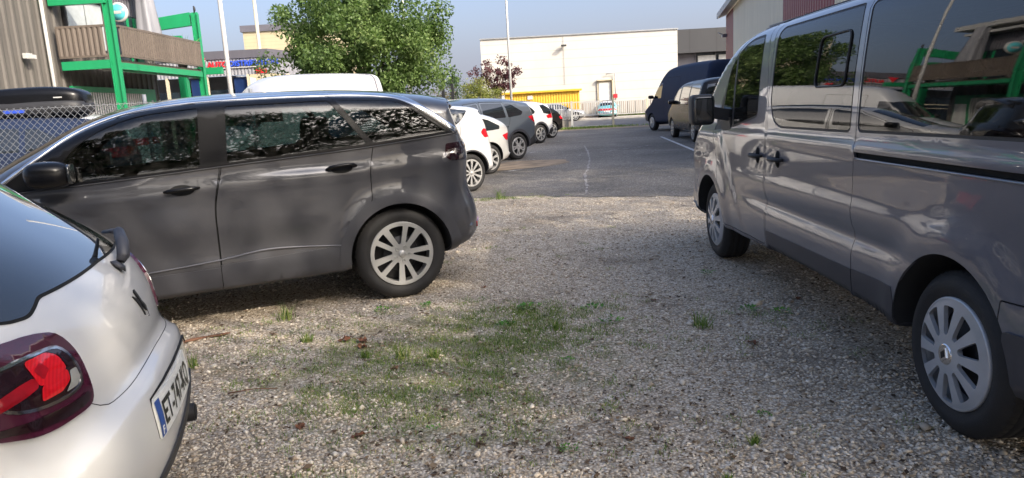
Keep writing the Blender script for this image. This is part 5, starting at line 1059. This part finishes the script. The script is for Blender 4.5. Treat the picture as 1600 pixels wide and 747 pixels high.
for sd in (-1, 1):
    F = lambda pts: [(sd * -a, b) for a, b in pts]
    D_ = (1, sd * .55)
    cd = math.hypot(1, .55); du = lambda x, y: 0
    # (y, z) outlines measured on the tail; moved on to the slanted sheet u = y*cos + offset of depth
    def U(pts):
        P = np.array(F(pts)); o0 = np.stack([np.full(len(P), 6.0), P[:, 0], P[:, 1]], 1)
        Q = shC.march(o0, np.tile([-1.0, 0, 0], (len(P), 1)), 0, 4.2); dx, dy = D_[0] / cd, D_[1] / cd; c0 = np.array([dx, dy]) * (dx * shC.xm)
        return np.stack([(Q[:, 0]) * -dy + Q[:, 1] * dx, Q[:, 2]], 1)
    outer = curve([(-.775,.915),(-.72,.925),(-.661,.928),(-.58,.922),(-.53,.905),(-.512,.87),(-.506,.81),(-.506,.735),(-.52,.708),(-.601,.697),(-.689,.700),(-.737,.715),(-.78,.74),(-.80,.80),(-.795,.88)])
    lamp = ds.patch(U(outer), 'tail_lamp', 'lamp_burgundy', .010, .016, D_, .02)
    chrome = curve([(-.775,.870),(-.70,.884),(-.62,.887),(-.56,.880),(-.54,.855),(-.530,.80),(-.538,.770),(-.57,.757),(-.62,.755),(-.70,.765),(-.74,.785),(-.765,.82)])
    inner = offp(chrome, -.008)
    ds.patch(U(chrome), 'lamp_bezel', 'chrome', .014, .004, D_, .015, lamp, [U(inner)])
    ds.patch(U(inner), 'lamp_well', 'lamp_smoke', .012, 0, D_, .015, lamp)
    ds.patch(U(roundp([(-.765,.855),(-.70,.873),(-.672,.876),(-.668,.842),(-.70,.838),(-.765,.825)], .012)), 'lamp_segment', 'lamp_smoke', .0145, 0, D_, .015, lamp)
    ds.patch(U(roundp([(-.664,.875),(-.600,.877),(-.575,.86),(-.571,.822),(-.612,.818),(-.660,.810)], .012)), 'lamp_segment', 'lens_red', .0145, 0, D_, .015, lamp)
    ds.patch(U(roundp([(-.655,.812),(-.612,.818),(-.572,.822),(-.575,.795),(-.61,.777),(-.668,.776)], .010)), 'lamp_segment', 'lens_red', .015, 0, D_, .015, lamp)
    ds.patch(U(roundp([(-.765,.815),(-.70,.832),(-.662,.836),(-.660,.812),(-.70,.802),(-.765,.79)], .010)), 'lamp_segment', 'lens_deep', .015, 0, D_, .015, lamp)
    ds.patch(U(roundp([(-.655,.850),(-.630,.862),(-.618,.840),(-.645,.822)], .006)), 'lamp_segment', 'lens_deep', .0155, 0, D_, .015, lamp)
    ds.patch(U(roundp([(-.597,.876),(-.565,.873),(-.545,.85),(-.545,.822),(-.568,.825),(-.572,.86)], .008)), 'lamp_segment', 'lamp_smoke', .0145, 0, D_, .015, lamp)
    ds.patch(U(roundp([(-.568,.815),(-.543,.815),(-.541,.787),(-.56,.772),(-.60,.770),(-.575,.79)], .006)), 'reversing_lens', 'lamp_clear', .015, 0, D_, .015, lamp)
    ds.patch(U(roundp([(-.77,.755),(-.70,.744),(-.60,.738),(-.53,.742),(-.528,.722),(-.55,.714),(-.62,.710),(-.70,.718),(-.765,.738)], .008)), 'lamp_strip', 'lamp_smoke', .0145, 0, D_, .015, lamp)
# joint between boot lid and bumper
def on_tail(y, z, off=0.0, sh=shC):
    Q = sh.march(np.array([[6.0, y, z]]), np.array([[-1.0, 0, 0]]), 0, 4.2)[0]; n = sh.N([Q])[0]; return Vector(Q + n * off)
js = [(-.515,.700),(-.49,.683),(-.46,.672),(-.38,.672),(-.18,.683),(0,.687),(.18,.683),(.38,.672),(.46,.672),(.49,.683),(.515,.700)]
jp = crom([(a, b, 0) for a, b in js], .03, False)
mb = MB(); mb.tube([on_tail(a, b, .0005) for a, b, _ in jp], .0013, 6); mb.build('boot_joint', 'seam', ds.root)
# plate, its lid shadow drawn as a dark tube, lower bumper
pl = ds.patch(roundp([(-.335,.492),(.185,.492),(.185,.612),(-.335,.612)], .006), 'number_plate', 'plate_white', .006, .010, (1, 0), .03)
ds.patch([(-.331,.496),(-.289,.496),(-.289,.608),(-.331,.608)], 'plate_band', 'plate_blue', .0075, 0, (1, 0), .03, pl)
mb = MB(); mb.tube([on_tail(a, b, .004) for a, b in [(-.345,.50),(-.348,.60),(-.335,.622),(-.2,.628),(0,.63),(.2,.628),(.36,.615),(.40,.58)]], [.001,.001,.0025,.004,.005,.005,.004,.002], 8); mb.build('plate_lid_shadow', 'seam', ds.root)
def text_on(veh, sh, body, u0, z0, size, off, mat, parent, name='lettering', width=None, spread=1.0, bold=.0):
    cu = bpy.data.curves.new(name, 'FONT'); cu.body = body; cu.size = size; cu.space_character = spread; cu.offset = bold; t = bpy.data.objects.new(name, cu); C.objects.link(t)
    bpy.context.view_layer.update(); me = bpy.data.meshes.new_from_object(t.evaluated_get(bpy.context.evaluated_depsgraph_get())); C.objects.unlink(t); bpy.data.objects.remove(t)
    co = np.array([v.co[:] for v in me.vertices]); w0 = co[:, 0].min(); k = 1 if width is None else width / (co[:, 0].max() - w0); hy = co[:, 1]
    y = u0 + (co[:, 0] - w0) * k; z = z0 + hy
    Q = sh.march(np.stack([np.full(len(y), 6.0), y, z], 1), np.tile([-1.0, 0, 0], (len(y), 1)), 0, 4.2); n = sh.N(Q); Q = Q + n * off
    me.vertices.foreach_set('co', Q.ravel()); me.materials.append(M[mat]); me.update(); o = bpy.data.objects.new(name, me); C.objects.link(o); o.parent = parent; return o
text_on(ds, shC, 'ET-747-KQ', -.280, .517, .105, .0085, 'ink', pl, width=.412, bold=.0022)
text_on(ds, shC, 'F', -.320, .503, .035, .0085, 'plate_white', pl, width=.016, bold=.001)
ds.patch(roundp([(-.66,.15),(-.60,.27),(-.42,.345),(-.25,.385),(0,.43),(.15,.47),(.32,.50),(.45,.44),(.62,.32),(.70,.15)], .05), 'lower_bumper', 'plastic', .006, .012, (1, 0), .03)
mb = MB(); mb.tube([(3.70,.36,.30),(3.935,.36,.30)], .036, 20); mb.tube([(3.925,.36,.30),(3.938,.36,.30)], .030, 20, 1); mb.build('exhaust_pipe', ['dark_metal', 'seam'], ds.root)
# wiper: spindle cover, arm folded to the far side
b0 = on_tail(.10, .955, .004); b1 = on_tail(.12, .968, .040); b2 = on_tail(.16, .988, .060); b3 = on_tail(.205, 1.008, .075)
mb = MB(); mb.tube([b0, on_tail(.102, .957, .018)], [.030, .018], 16); mb.tube([on_tail(.108,.960,.020), b1, b2, b3], [.014, .021, .021, .018], 14); mb.tube([b3, on_tail(.27,1.02,.05), on_tail(.36,1.03,.02)], [.014, .008, .006], 8); mb.sup(b1, (.02,.02,.02)); mb.sup(b3, (.016,.016,.016));
mb.build('wiper', 'plastic_grey', ds.root)
def tpatch(P, nm, mat, off, th): return ds.patch(np.array(P), nm, mat, off, th, (1, 0), .01)
yc, zc = .055, .832
tpatch([(yc-.048,zc+.034),(yc-.010,zc+.012),(yc+.006,zc-.046)], 'emblem', 'dark_metal', .005, .005)
tpatch([(yc-.012,zc+.040),(yc+.004,zc+.046),(yc+.012,zc+.006),(yc+.044,zc-.022),(yc+.030,zc-.034),(yc-.002,zc-.004)], 'emblem', 'dark_metal', .007, .006)
tpatch([(yc+.028,zc-.022),(yc+.042,zc-.030),(yc+.046,zc-.060),(yc+.036,zc-.052)], 'emblem', 'chrome', .006, .005)
# ================================================================ the cars and vans farther off
def by_axle(ax, ay, yaw, x, hw, inset=.02):
    c, s = math.cos(yaw), math.sin(yaw); return (ax - x * c - (hw - inset) * s, ay - x * s + (hw - inset) * c)
def far_car(name, label, cat, group, loc, yaw, sil, hw, belt, wins, wheels, Rt, rr, style, paint, lamps=(), roofpaint=None, dark=(), tum=.38, p=2.3, ws=None, rw=None, doors=(), glassmat='glass_opaque', arch=.045, rimr=None, extra=(), low=.5, g=.09):
    sh = Shell(sil, hw, belt, p, tum, low, .05, None, .05); v = Vehicle(name, sh, loc, yaw, label, cat, group); regs = []
    for w in wins: regs.append(dict(name='window', poly=roundp(w, .04), mat=glassmat, off=-.002))
    for m_, w in lamps: regs.append(dict(name='tail_lamp', poly=roundp(w, .03), mat=m_, off=.004))
    if ws: b = sil_band(sh, ws[0], ws[1], .88, zmin=ws[2]); regs.append(dict(name='windscreen', poly=b, mat='glass_opaque', merge=True))
    if rw: b = sil_band(sh, rw[0], rw[1], .84, zmin=rw[2], zmax=rw[3]); b is not None and regs.append(dict(name='rear_window', poly=b, mat='glass_opaque', merge=True))
    if roofpaint: b = sil_band(sh, roofpaint[1], roofpaint[2], .80, zmin=1.2); regs.append(dict(name='roof', poly=b, mat=roofpaint[0], merge=True))
    for x in wheels:
        if arch: regs.append(dict(name='wheel_arch_trim', poly=ring(x, Rt, Rt, Rt + .05 + arch, -.3, math.pi + .3), mat='clad_grey', off=.005))
    for nm, m_, w in dark: regs.append(dict(name=nm, poly=roundp(w, .02), mat=m_, off=.004))
    for w in doors: regs.append(dict(name='door', poly=roundp(w, .04), mat=paint, seam=True))
    v.body([r for r in regs if r['poly'] is not None], [(x, Rt, Rt + .045) for x in wheels], paint, g, 8, seams=.012)
    place_wheels(v, style, Rt, rr, wheels, hw, .03, (.3, .7, .1, .5), .2, False)
    for sd in (-1, 1):
        mx = wins[0][0][0] if wins else 1.2; mz = wins[0][0][1] if wins else 1
        mb = MB(); mb.sup((mx + .12, sd * (hw + .08), mz + .06), (.09, .11, .075), (.5, .5), 16, 10); mb.bar((mx + .14, sd * (hw - .08), mz), (mx + .13, sd * (hw + .02), mz + .04), .05, .04); mb.build('side_mirror', 'gloss_black' if paint != 'paint_turquoise' else 'chrome', v.root)
        for d in doors: xx_ = max(q[0] for q in d) - .16; zz_ = max(q[1] for q in d) - .62 if max(q[1] for q in d) > 1.3 else .85; handle(v, xx_, zz_, .17, paint, sd, dish=False)
    return v
GL, GR = 'cars parked along the left side', 'vans on the right'
far_car('parked_car', 'white hatchback with black roof, diamond lamp and many-spoked wheel, just behind the grey one', 'car', GL, (-3.756, 10.694), .72,
 [(.1,.25,.3),(0,.45,.35),(.02,.8,.35),(.3,.95,.25),(.75,1.05,.18),(1.0,1.10,.15),(1.8,1.46,.15),(2.4,1.535,.15),(3.1,1.53,.15),(3.6,1.49,.15),(3.80,1.45,.14,True),(3.86,1.30,.2),(3.98,1.12,.3),(4.08,.90,.35),(4.15,.62,.38),(4.14,.40,.35),(4.02,.24,.25),(2,.20,.08)],
 .865, [(0,.9),(1.2,1.0),(3.2,1.10),(3.9,1.16)], [[(1.30,1.02),(1.95,1.38),(2.35,1.43),(2.32,1.03)],[(2.42,1.04),(2.44,1.43),(3.0,1.435),(3.46,1.385),(3.31,1.24),(3.17,1.16),(2.9,1.09)],[(3.66,1.36),(3.95,1.36),(4.02,1.14),(3.87,1.12)]],
 (.84, 3.43), .325, .225, 'multi', 'paint_white_far', [('lens_red', [(3.66,1.0),(3.72,1.07),(3.90,1.03),(3.91,.92),(3.74,.905)])], ('gloss_black', 2.0, 3.86), [('bumper_trim', 'plastic', [(3.80,.1),(3.84,.36),(4.3,.40),(4.3,.1)])], ws=(1.02, 1.8, 1.0), rw=(3.84, 4.0, 1.12, 1.42), doors=[[(1.2,.28),(1.15,.95),(1.95,1.42),(2.37,1.45),(2.38,.28)],[(2.39,.28),(2.40,1.45),(3.25,1.42),(3.2,.75),(3.05,.45),(3.0,.28)]], arch=.02)
far_car('parked_car', 'low silvery white car with red wrap-round lamp, between the white hatchback and dark off-roader', 'car', GL, (-3.483, 13.629), .75,
 [(.1,.22,.3),(0,.45,.35),(.05,.72,.35),(.5,.90,.2),(1.15,.98,.15),(1.9,1.36,.15),(2.5,1.42,.15),(3.1,1.38,.15),(3.6,1.30,.16),(3.95,1.18,.18),(4.16,1.02,.24),(4.24,.88,.34),(4.27,.65,.38),(4.29,.45,.38),(4.22,.28,.3),(4,.2,.15),(2,.18,.08)],
 .86, [(0,.8),(1.2,.88),(3.2,.95),(4.0,1.0)], [[(1.38,.90),(1.98,1.26),(2.35,1.30),(2.33,.90)],[(2.42,.90),(2.44,1.30),(3.05,1.26),(3.5,1.15),(3.78,1.01),(3.77,.94),(3.4,.92)]],
 (.82, 3.5), .32, .22, 'seven', 'paint_silver_white', [('lens_red', [(3.84,.81),(4.02,.86),(4.4,.86),(4.4,.69),(3.94,.70)])], None, (), ws=(1.16, 1.9, .95), rw=(3.7, 4.15, 1.0, 1.3), doors=[[(1.25,.28),(1.2,.85),(1.95,1.30),(2.37,1.34),(2.38,.28)],[(2.39,.28),(2.40,1.34),(3.2,1.26),(3.3,.75),(3.1,.45),(3.05,.28)]], arch=0)
rav = [(.1,.3,.3),(0,.5,.38),(.02,.9,.38),(.3,1.04,.25),(1.1,1.14,.16),(1.85,1.53,.15),(2.3,1.63,.15),(3.1,1.65,.15),(3.7,1.62,.15),(4.15,1.55,.15),(4.30,1.51,.13,True),(4.42,1.28,.22),(4.54,1.12,.32),(4.62,.95,.36),(4.62,.66,.38),(4.66,.47,.38),(4.55,.32,.3),(4.3,.26,.15),(2.4,.22,.08)]
far_car('parked_car', 'slate blue off-roader with black wheel arches and silver five-spoke wheel, roof rails', 'car', GL, (-2.961, 17.177), .78, rav, .925, [(0,.98),(1.3,1.08),(3.3,1.12),(4.3,1.2)],
 [[(1.55,1.11),(2.05,1.45),(2.40,1.50),(2.41,1.11)],[(2.52,1.115),(2.52,1.50),(3.26,1.485),(3.28,1.12)],[(3.36,1.12),(3.35,1.475),(3.56,1.46),(3.92,1.25),(3.85,1.165)]], (.97, 3.72), .35, .235, 'five', 'paint_slate',
 [('lens_red', [(4.10,1.11),(4.26,1.14),(4.8,1.12),(4.8,.98),(4.30,.965)])], None, [('side_skirt','plastic',[(1.4,.1),(1.38,.42),(3.3,.42),(3.3,.1)]),('rear_bumper','plastic',[(4.12,.1),(4.16,.52),(4.36,.66),(4.9,.66),(4.9,.1)])], ws=(1.15, 1.9, 1.1), rw=(4.28, 4.5, 1.15, 1.46), doors=[[(1.35,.42),(1.3,1.05),(2.0,1.50),(2.45,1.54),(2.46,.42)],[(2.47,.42),(2.48,1.54),(3.3,1.52),(3.45,1.1),(3.3,.78),(3.18,.42)]], arch=.06)
far_car('parked_car', 'white crossover with black roof and large red lamp, third from the barrier end', 'car', GL, (-1.837, 24.724), .78,
 [(a * .955, b * .955, c, *d) for a, b, c, *d in rav], .90, [(0,.95),(1.3,1.03),(3.3,1.08),(4.2,1.15)], [[(1.45,1.04),(1.95,1.38),(2.35,1.42),(2.35,1.06)],[(2.44,1.06),(2.44,1.42),(3.0,1.39),(3.25,1.16),(3.15,1.08)],[(3.55,1.38),(3.75,1.40),(4.15,1.15),(4.05,1.02),(3.66,1.08)]], (.93, 3.5), .34, .23, 'seven', 'paint_white_far',
 [('lens_red', [(3.80,.985),(4.12,1.09),(4.6,1.06),(4.6,.92),(3.88,.89)])], ('gloss_black', 1.8, 4.12), [('rear_bumper','plastic',[(3.9,.1),(3.98,.50),(4.12,.56),(4.8,.56),(4.8,.1)])], rw=(4.1, 4.4, 1.05, 1.40), arch=.06)
far_car('parked_car', 'black hatchback with small red lamp, last in the row before the railing', 'car', GL, (-1.228, 28.294), .78,
 [(.1,.22,.3),(0,.45,.35),(.05,.75,.35),(.5,.95,.2),(1.15,1.03,.15),(1.9,1.42,.15),(2.5,1.49,.15),(3.1,1.47,.15),(3.6,1.36,.16),(4.0,1.17,.18),(4.28,.98,.24),(4.45,.85,.34),(4.48,.6,.38),(4.48,.42,.38),(4.38,.28,.3),(4,.2,.15),(2,.18,.08)],
 .9, [(0,.85),(1.2,.92),(3.2,.98),(4.2,1.02)], [[(1.4,.93),(1.98,1.31),(2.35,1.35),(2.33,.95)],[(2.42,.95),(2.44,1.35),(3.05,1.32),(3.5,1.2),(3.85,1.04),(3.6,.98)]], (.85, 3.6), .33, .235, 'five', 'paint_black', [('lens_red', [(3.98,.86),(4.16,.92),(4.7,.90),(4.7,.78),(4.06,.76)])], rw=(3.75, 4.25, 1.0, 1.33), arch=0)
vito = [(.1,.3,.3),(0,.5,.38),(.03,.9,.38),(.45,1.10,.22),(.85,1.22,.16),(1.5,1.73,.18),(2.0,1.87,.18),(3.5,1.91,.18),(4.85,1.89,.18),(5.03,1.80,.18),(5.10,1.2,.2),(5.13,.75,.22),(5.14,.45,.22),(5.05,.32,.15),(4.8,.28,.1),(2,.27,.06)]
wv = [[(1.25,1.17),(1.65,1.62),(2.05,1.68),(2.1,1.17)],[(2.25,1.17),(2.25,1.70),(3.45,1.72),(3.45,1.17)],[(3.6,1.17),(3.6,1.72),(4.75,1.70),(4.82,1.17)]]
far_car('black_van', 'black people carrier seen from behind, tall red lamp, parked right of the lane', 'van', GR, by_axle(5.74, 22.4, -1.60, 4.05, .95), -1.60, vito, .95, [(0,1.1),(5.2,1.16)], wv, (.9, 4.05), .335, .24, 'seven', 'paint_black', [('lens_red', [(4.93,.95),(4.96,1.36),(5.4,1.36),(5.4,.95)])], None, [('rear_bumper','plastic',[(4.8,.1),(4.85,.5),(5.4,.52),(5.4,.1)])], tum=.2, p=2.8, ws=(.9, 1.6, 1.15), rw=(4.98, 5.3, 1.12, 1.74), doors=[[(2.2,.38),(2.2,1.76),(3.52,1.78),(3.52,.38)]], arch=0)
hv = [(.1,.35,.3),(0,.55,.38),(.05,.95,.38),(.40,1.12,.3),(.85,1.28,.2),(1.35,1.84,.2),(1.85,2.38,.2),(2.15,2.56,.2),(2.7,2.65,.2),(5.5,2.68,.2),(5.88,2.62,.2),(5.95,1.6,.15),(5.98,.6,.2),(5.85,.4,.15),(3,.36,.06)]
far_car('delivery_van', 'tall dark blue high-roof delivery van parked beyond the black people carrier', 'van', GR, (7.15, 33.0), -1.36, hv, 1.0, [(0,1.2),(6,1.4)], [[(1.02,1.38),(1.52,1.95),(1.98,2.0),(1.98,1.38)]], (.95, 4.7), .36, .22, 'cover', 'paint_navy', [('lens_red', [(5.8,.9),(5.8,1.3),(6.2,1.3),(6.2,.9)])], None, [('front_bumper','clad_grey',[(-.2,.1),(-.2,.75),(.5,.75),(.6,.1)])], tum=.10, p=3, ws=(.75, 1.5, 1.3), doors=[[(2.3,.45),(2.3,2.2),(3.6,2.2),(3.6,.45)]], arch=0)
far_car('parked_car', 'white car mostly hidden behind the van mirror', 'car', GR, by_axle(5.55, 16.9, -1.60, 3.43, .865), -1.60, [(a * .98, b * .98, c, *d) for a, b, c, *d in [(.1,.25,.3),(0,.45,.35),(.02,.8,.35),(.3,.95,.25),(.75,1.03,.18),(1.1,1.06,.15),(1.8,1.40,.15),(2.4,1.46,.15),(3.1,1.44,.15),(3.6,1.34,.15),(3.86,1.12,.2),(3.98,1.0,.3),(4.08,.86,.35),(4.12,.60,.38),(4.12,.40,.35),(4.0,.24,.25),(2,.20,.08)]], .865, [(0,.85),(4,1.0)], [[(1.38,.98),(1.95,1.28),(2.35,1.32),(2.33,.98)],[(2.42,.98),(2.44,1.32),(3.05,1.30),(3.4,1.15),(3.35,1.0)]], (.84, 3.36), .32, .22, 'seven', 'paint_white_far', [('lens_red', [(3.85,.75),(3.88,.98),(4.3,.98),(4.3,.75)])], rw=(3.6, 3.9, 1.0, 1.3), arch=0)
sv = far_car('parked_car', 'dark navy estate under a black roof box behind the wire fence', 'car', 'cars behind the fence', (-10.95, 11.75), .15, rav, .91, [(0,.98),(1.3,1.06),(3.3,1.10),(4.3,1.2)], [[(1.55,1.10),(2.05,1.45),(2.40,1.50),(2.41,1.11)],[(2.52,1.115),(2.52,1.50),(3.26,1.485),(3.28,1.12)],[(3.36,1.12),(3.35,1.475),(3.56,1.46),(3.92,1.25),(3.85,1.165)]], (.97, 3.72), .34, .23, 'seven', 'paint_navy', [('lens_red', [(4.25,1.08),(4.8,1.12),(4.8,.95),(4.35,.93)])], ws=(1.15, 1.9, 1.1), rw=(4.28, 4.5, 1.15, 1.46), arch=0)
rb = empty('roof_box', (-8.10, 12.42, 1.66), .15); tag(rb, 'long glossy black roof box on top of the navy estate', 'roof box')
mb = MB(); mb.sup((0, 0, .20), (1.05, .42, .27), (.42, .42), 40, 18, zfun=lambda x, y, z: (x, y * (1 - .12 * abs(x)), z * (1 + .10 * math.sin(x * 2.2 + .9)) if z > 0 else z)); mb.build('lid', 'gloss_black', rb); mb = MB(); mb.sup((0, 0, .14), (1.06, .43, .12), (.3, .42), 40, 10); mb.build('base', 'plastic', rb)
for x in (-.55, .55): mb = MB(); mb.bar((x, -.55, -.04), (x, .55, -.04), .06, .03); mb.bar((x, -.42, -.04), (x, -.42, .06), .05); mb.bar((x, -.55, -.10), (x, -.55, -.03), .08, .08); mb.build('cross_bar', 'plastic', rb)
mb = MB(); mb.box((.05, -.427, .10), (.32, .006, .05)); mb.build('sticker', 'sign_blue', rb); mb = MB(); mb.box((.72, -.385, .30), (.13, .006, .02)); mb.build('sticker', 'white_metal', rb)
far_car('parked_car', 'white car behind the roof box car, only its roof showing', 'car', 'cars behind the fence', (-12.9, 16.6), .2, [(a, b * 1.06, c, *d) for a, b, c, *d in rav], .91, [(0,1.04),(1.3,1.12),(3.3,1.16),(4.3,1.26)], [[(1.55,1.17),(2.05,1.52),(3.3,1.56),(3.9,1.32),(3.85,1.22)]], (.97, 3.72), .34, .23, 'seven', 'paint_white_far', [('lens_red', [(4.25,1.13),(4.8,1.17),(4.8,1.0),(4.35,.98)])], arch=0)
far_car('delivery_van', 'tall white van showing its rounded roof between the grey car and the tree', 'van', None, (-7.95, 19.0), .86, [(a * .95, b * .985, c * 1.2) for a, b, c in hv], .98, [(0,1.2),(6,1.4)], [[(.97,1.34),(1.45,1.90),(1.88,1.95),(1.88,1.34)]], (.9, 4.4), .35, .22, 'cover', 'paint_white_far', [('lens_red', [(5.5,.9),(5.5,1.3),(5.9,1.3),(5.9,.9)])], None, [('side_stripe','band_grey',[(5.28,1.0),(5.28,3.0),(5.34,3.0),(5.34,1.0)])], tum=.12, p=2.6, ws=(.72, 1.45, 1.28), doors=[[(2.2,.45),(2.2,2.2),(3.4,2.2),(3.4,.45)]], arch=0)
far_car('parked_car', 'silver saloon side-on in front of the yellow shelter', 'car', 'cars across the road', (6.2, 56.4), math.pi, [(.1,.22,.3),(0,.45,.35),(.05,.68,.35),(.5,.85,.2),(1.15,.95,.15),(1.95,1.34,.15),(2.5,1.42,.15),(3.1,1.38,.15),(3.75,1.05,.16),(4.3,.98,.2),(4.42,.8,.3),(4.42,.45,.3),(4.3,.28,.2),(2,.18,.08)], .88, [(0,.82),(4.4,.95)], [[(1.35,.92),(1.98,1.26),(2.4,1.30),(2.4,.92)],[(2.48,.92),(2.48,1.30),(3.05,1.26),(3.5,1.0),(3.4,.93)]], (.85, 3.5), .31, .21, 'seven', 'paint_silver', [('lens_red', [(4.2,.75),(4.2,.9),(4.6,.9),(4.6,.75)])], ws=(1.16, 1.95, .95), arch=0)
rt = far_car('vintage_car', 'small turquoise vintage car with white roof seen end-on by the boarded wall', 'car', 'cars across the road', (8.6, 60.6), -1.75, [(.05,.26,.2),(0,.42,.3),(.04,.62,.3),(.35,.80,.25),(.95,.88,.2),(1.25,.92,.16),(1.55,1.27,.2),(1.9,1.38,.22),(2.4,1.38,.22),(2.75,1.26,.22),(3.05,.98,.25),(3.35,.90,.3),(3.62,.76,.35),(3.68,.5,.35),(3.6,.28,.2),(1.8,.22,.08)], .74, [(0,.80),(3.7,.88)], [[(1.35,.90),(1.62,1.24),(2.05,1.28),(2.05,.90)],[(2.12,.90),(2.12,1.28),(2.5,1.25),(2.75,.95)]], (.65, 2.95), .30, .18, 'cover', 'paint_turquoise', [('lens_red', [(3.4,.62),(3.4,.78),(4,.78),(4,.62)])], ('paint_white_far', 1.5, 2.8), ws=(1.26, 1.56, .9), rw=(2.72, 3.04, .95, 1.26), arch=0)
mb = MB(); mb.tube([(3.74, -.68, .42), (3.78, 0, .42), (3.74, .68, .42)], .04, 8); mb.build('bumper', 'chrome', rt.root); mb = MB(); mb.box((3.74, 0, .56), (.02, .45, .12)); mb.build('number_plate', 'plate_white', rt.root)
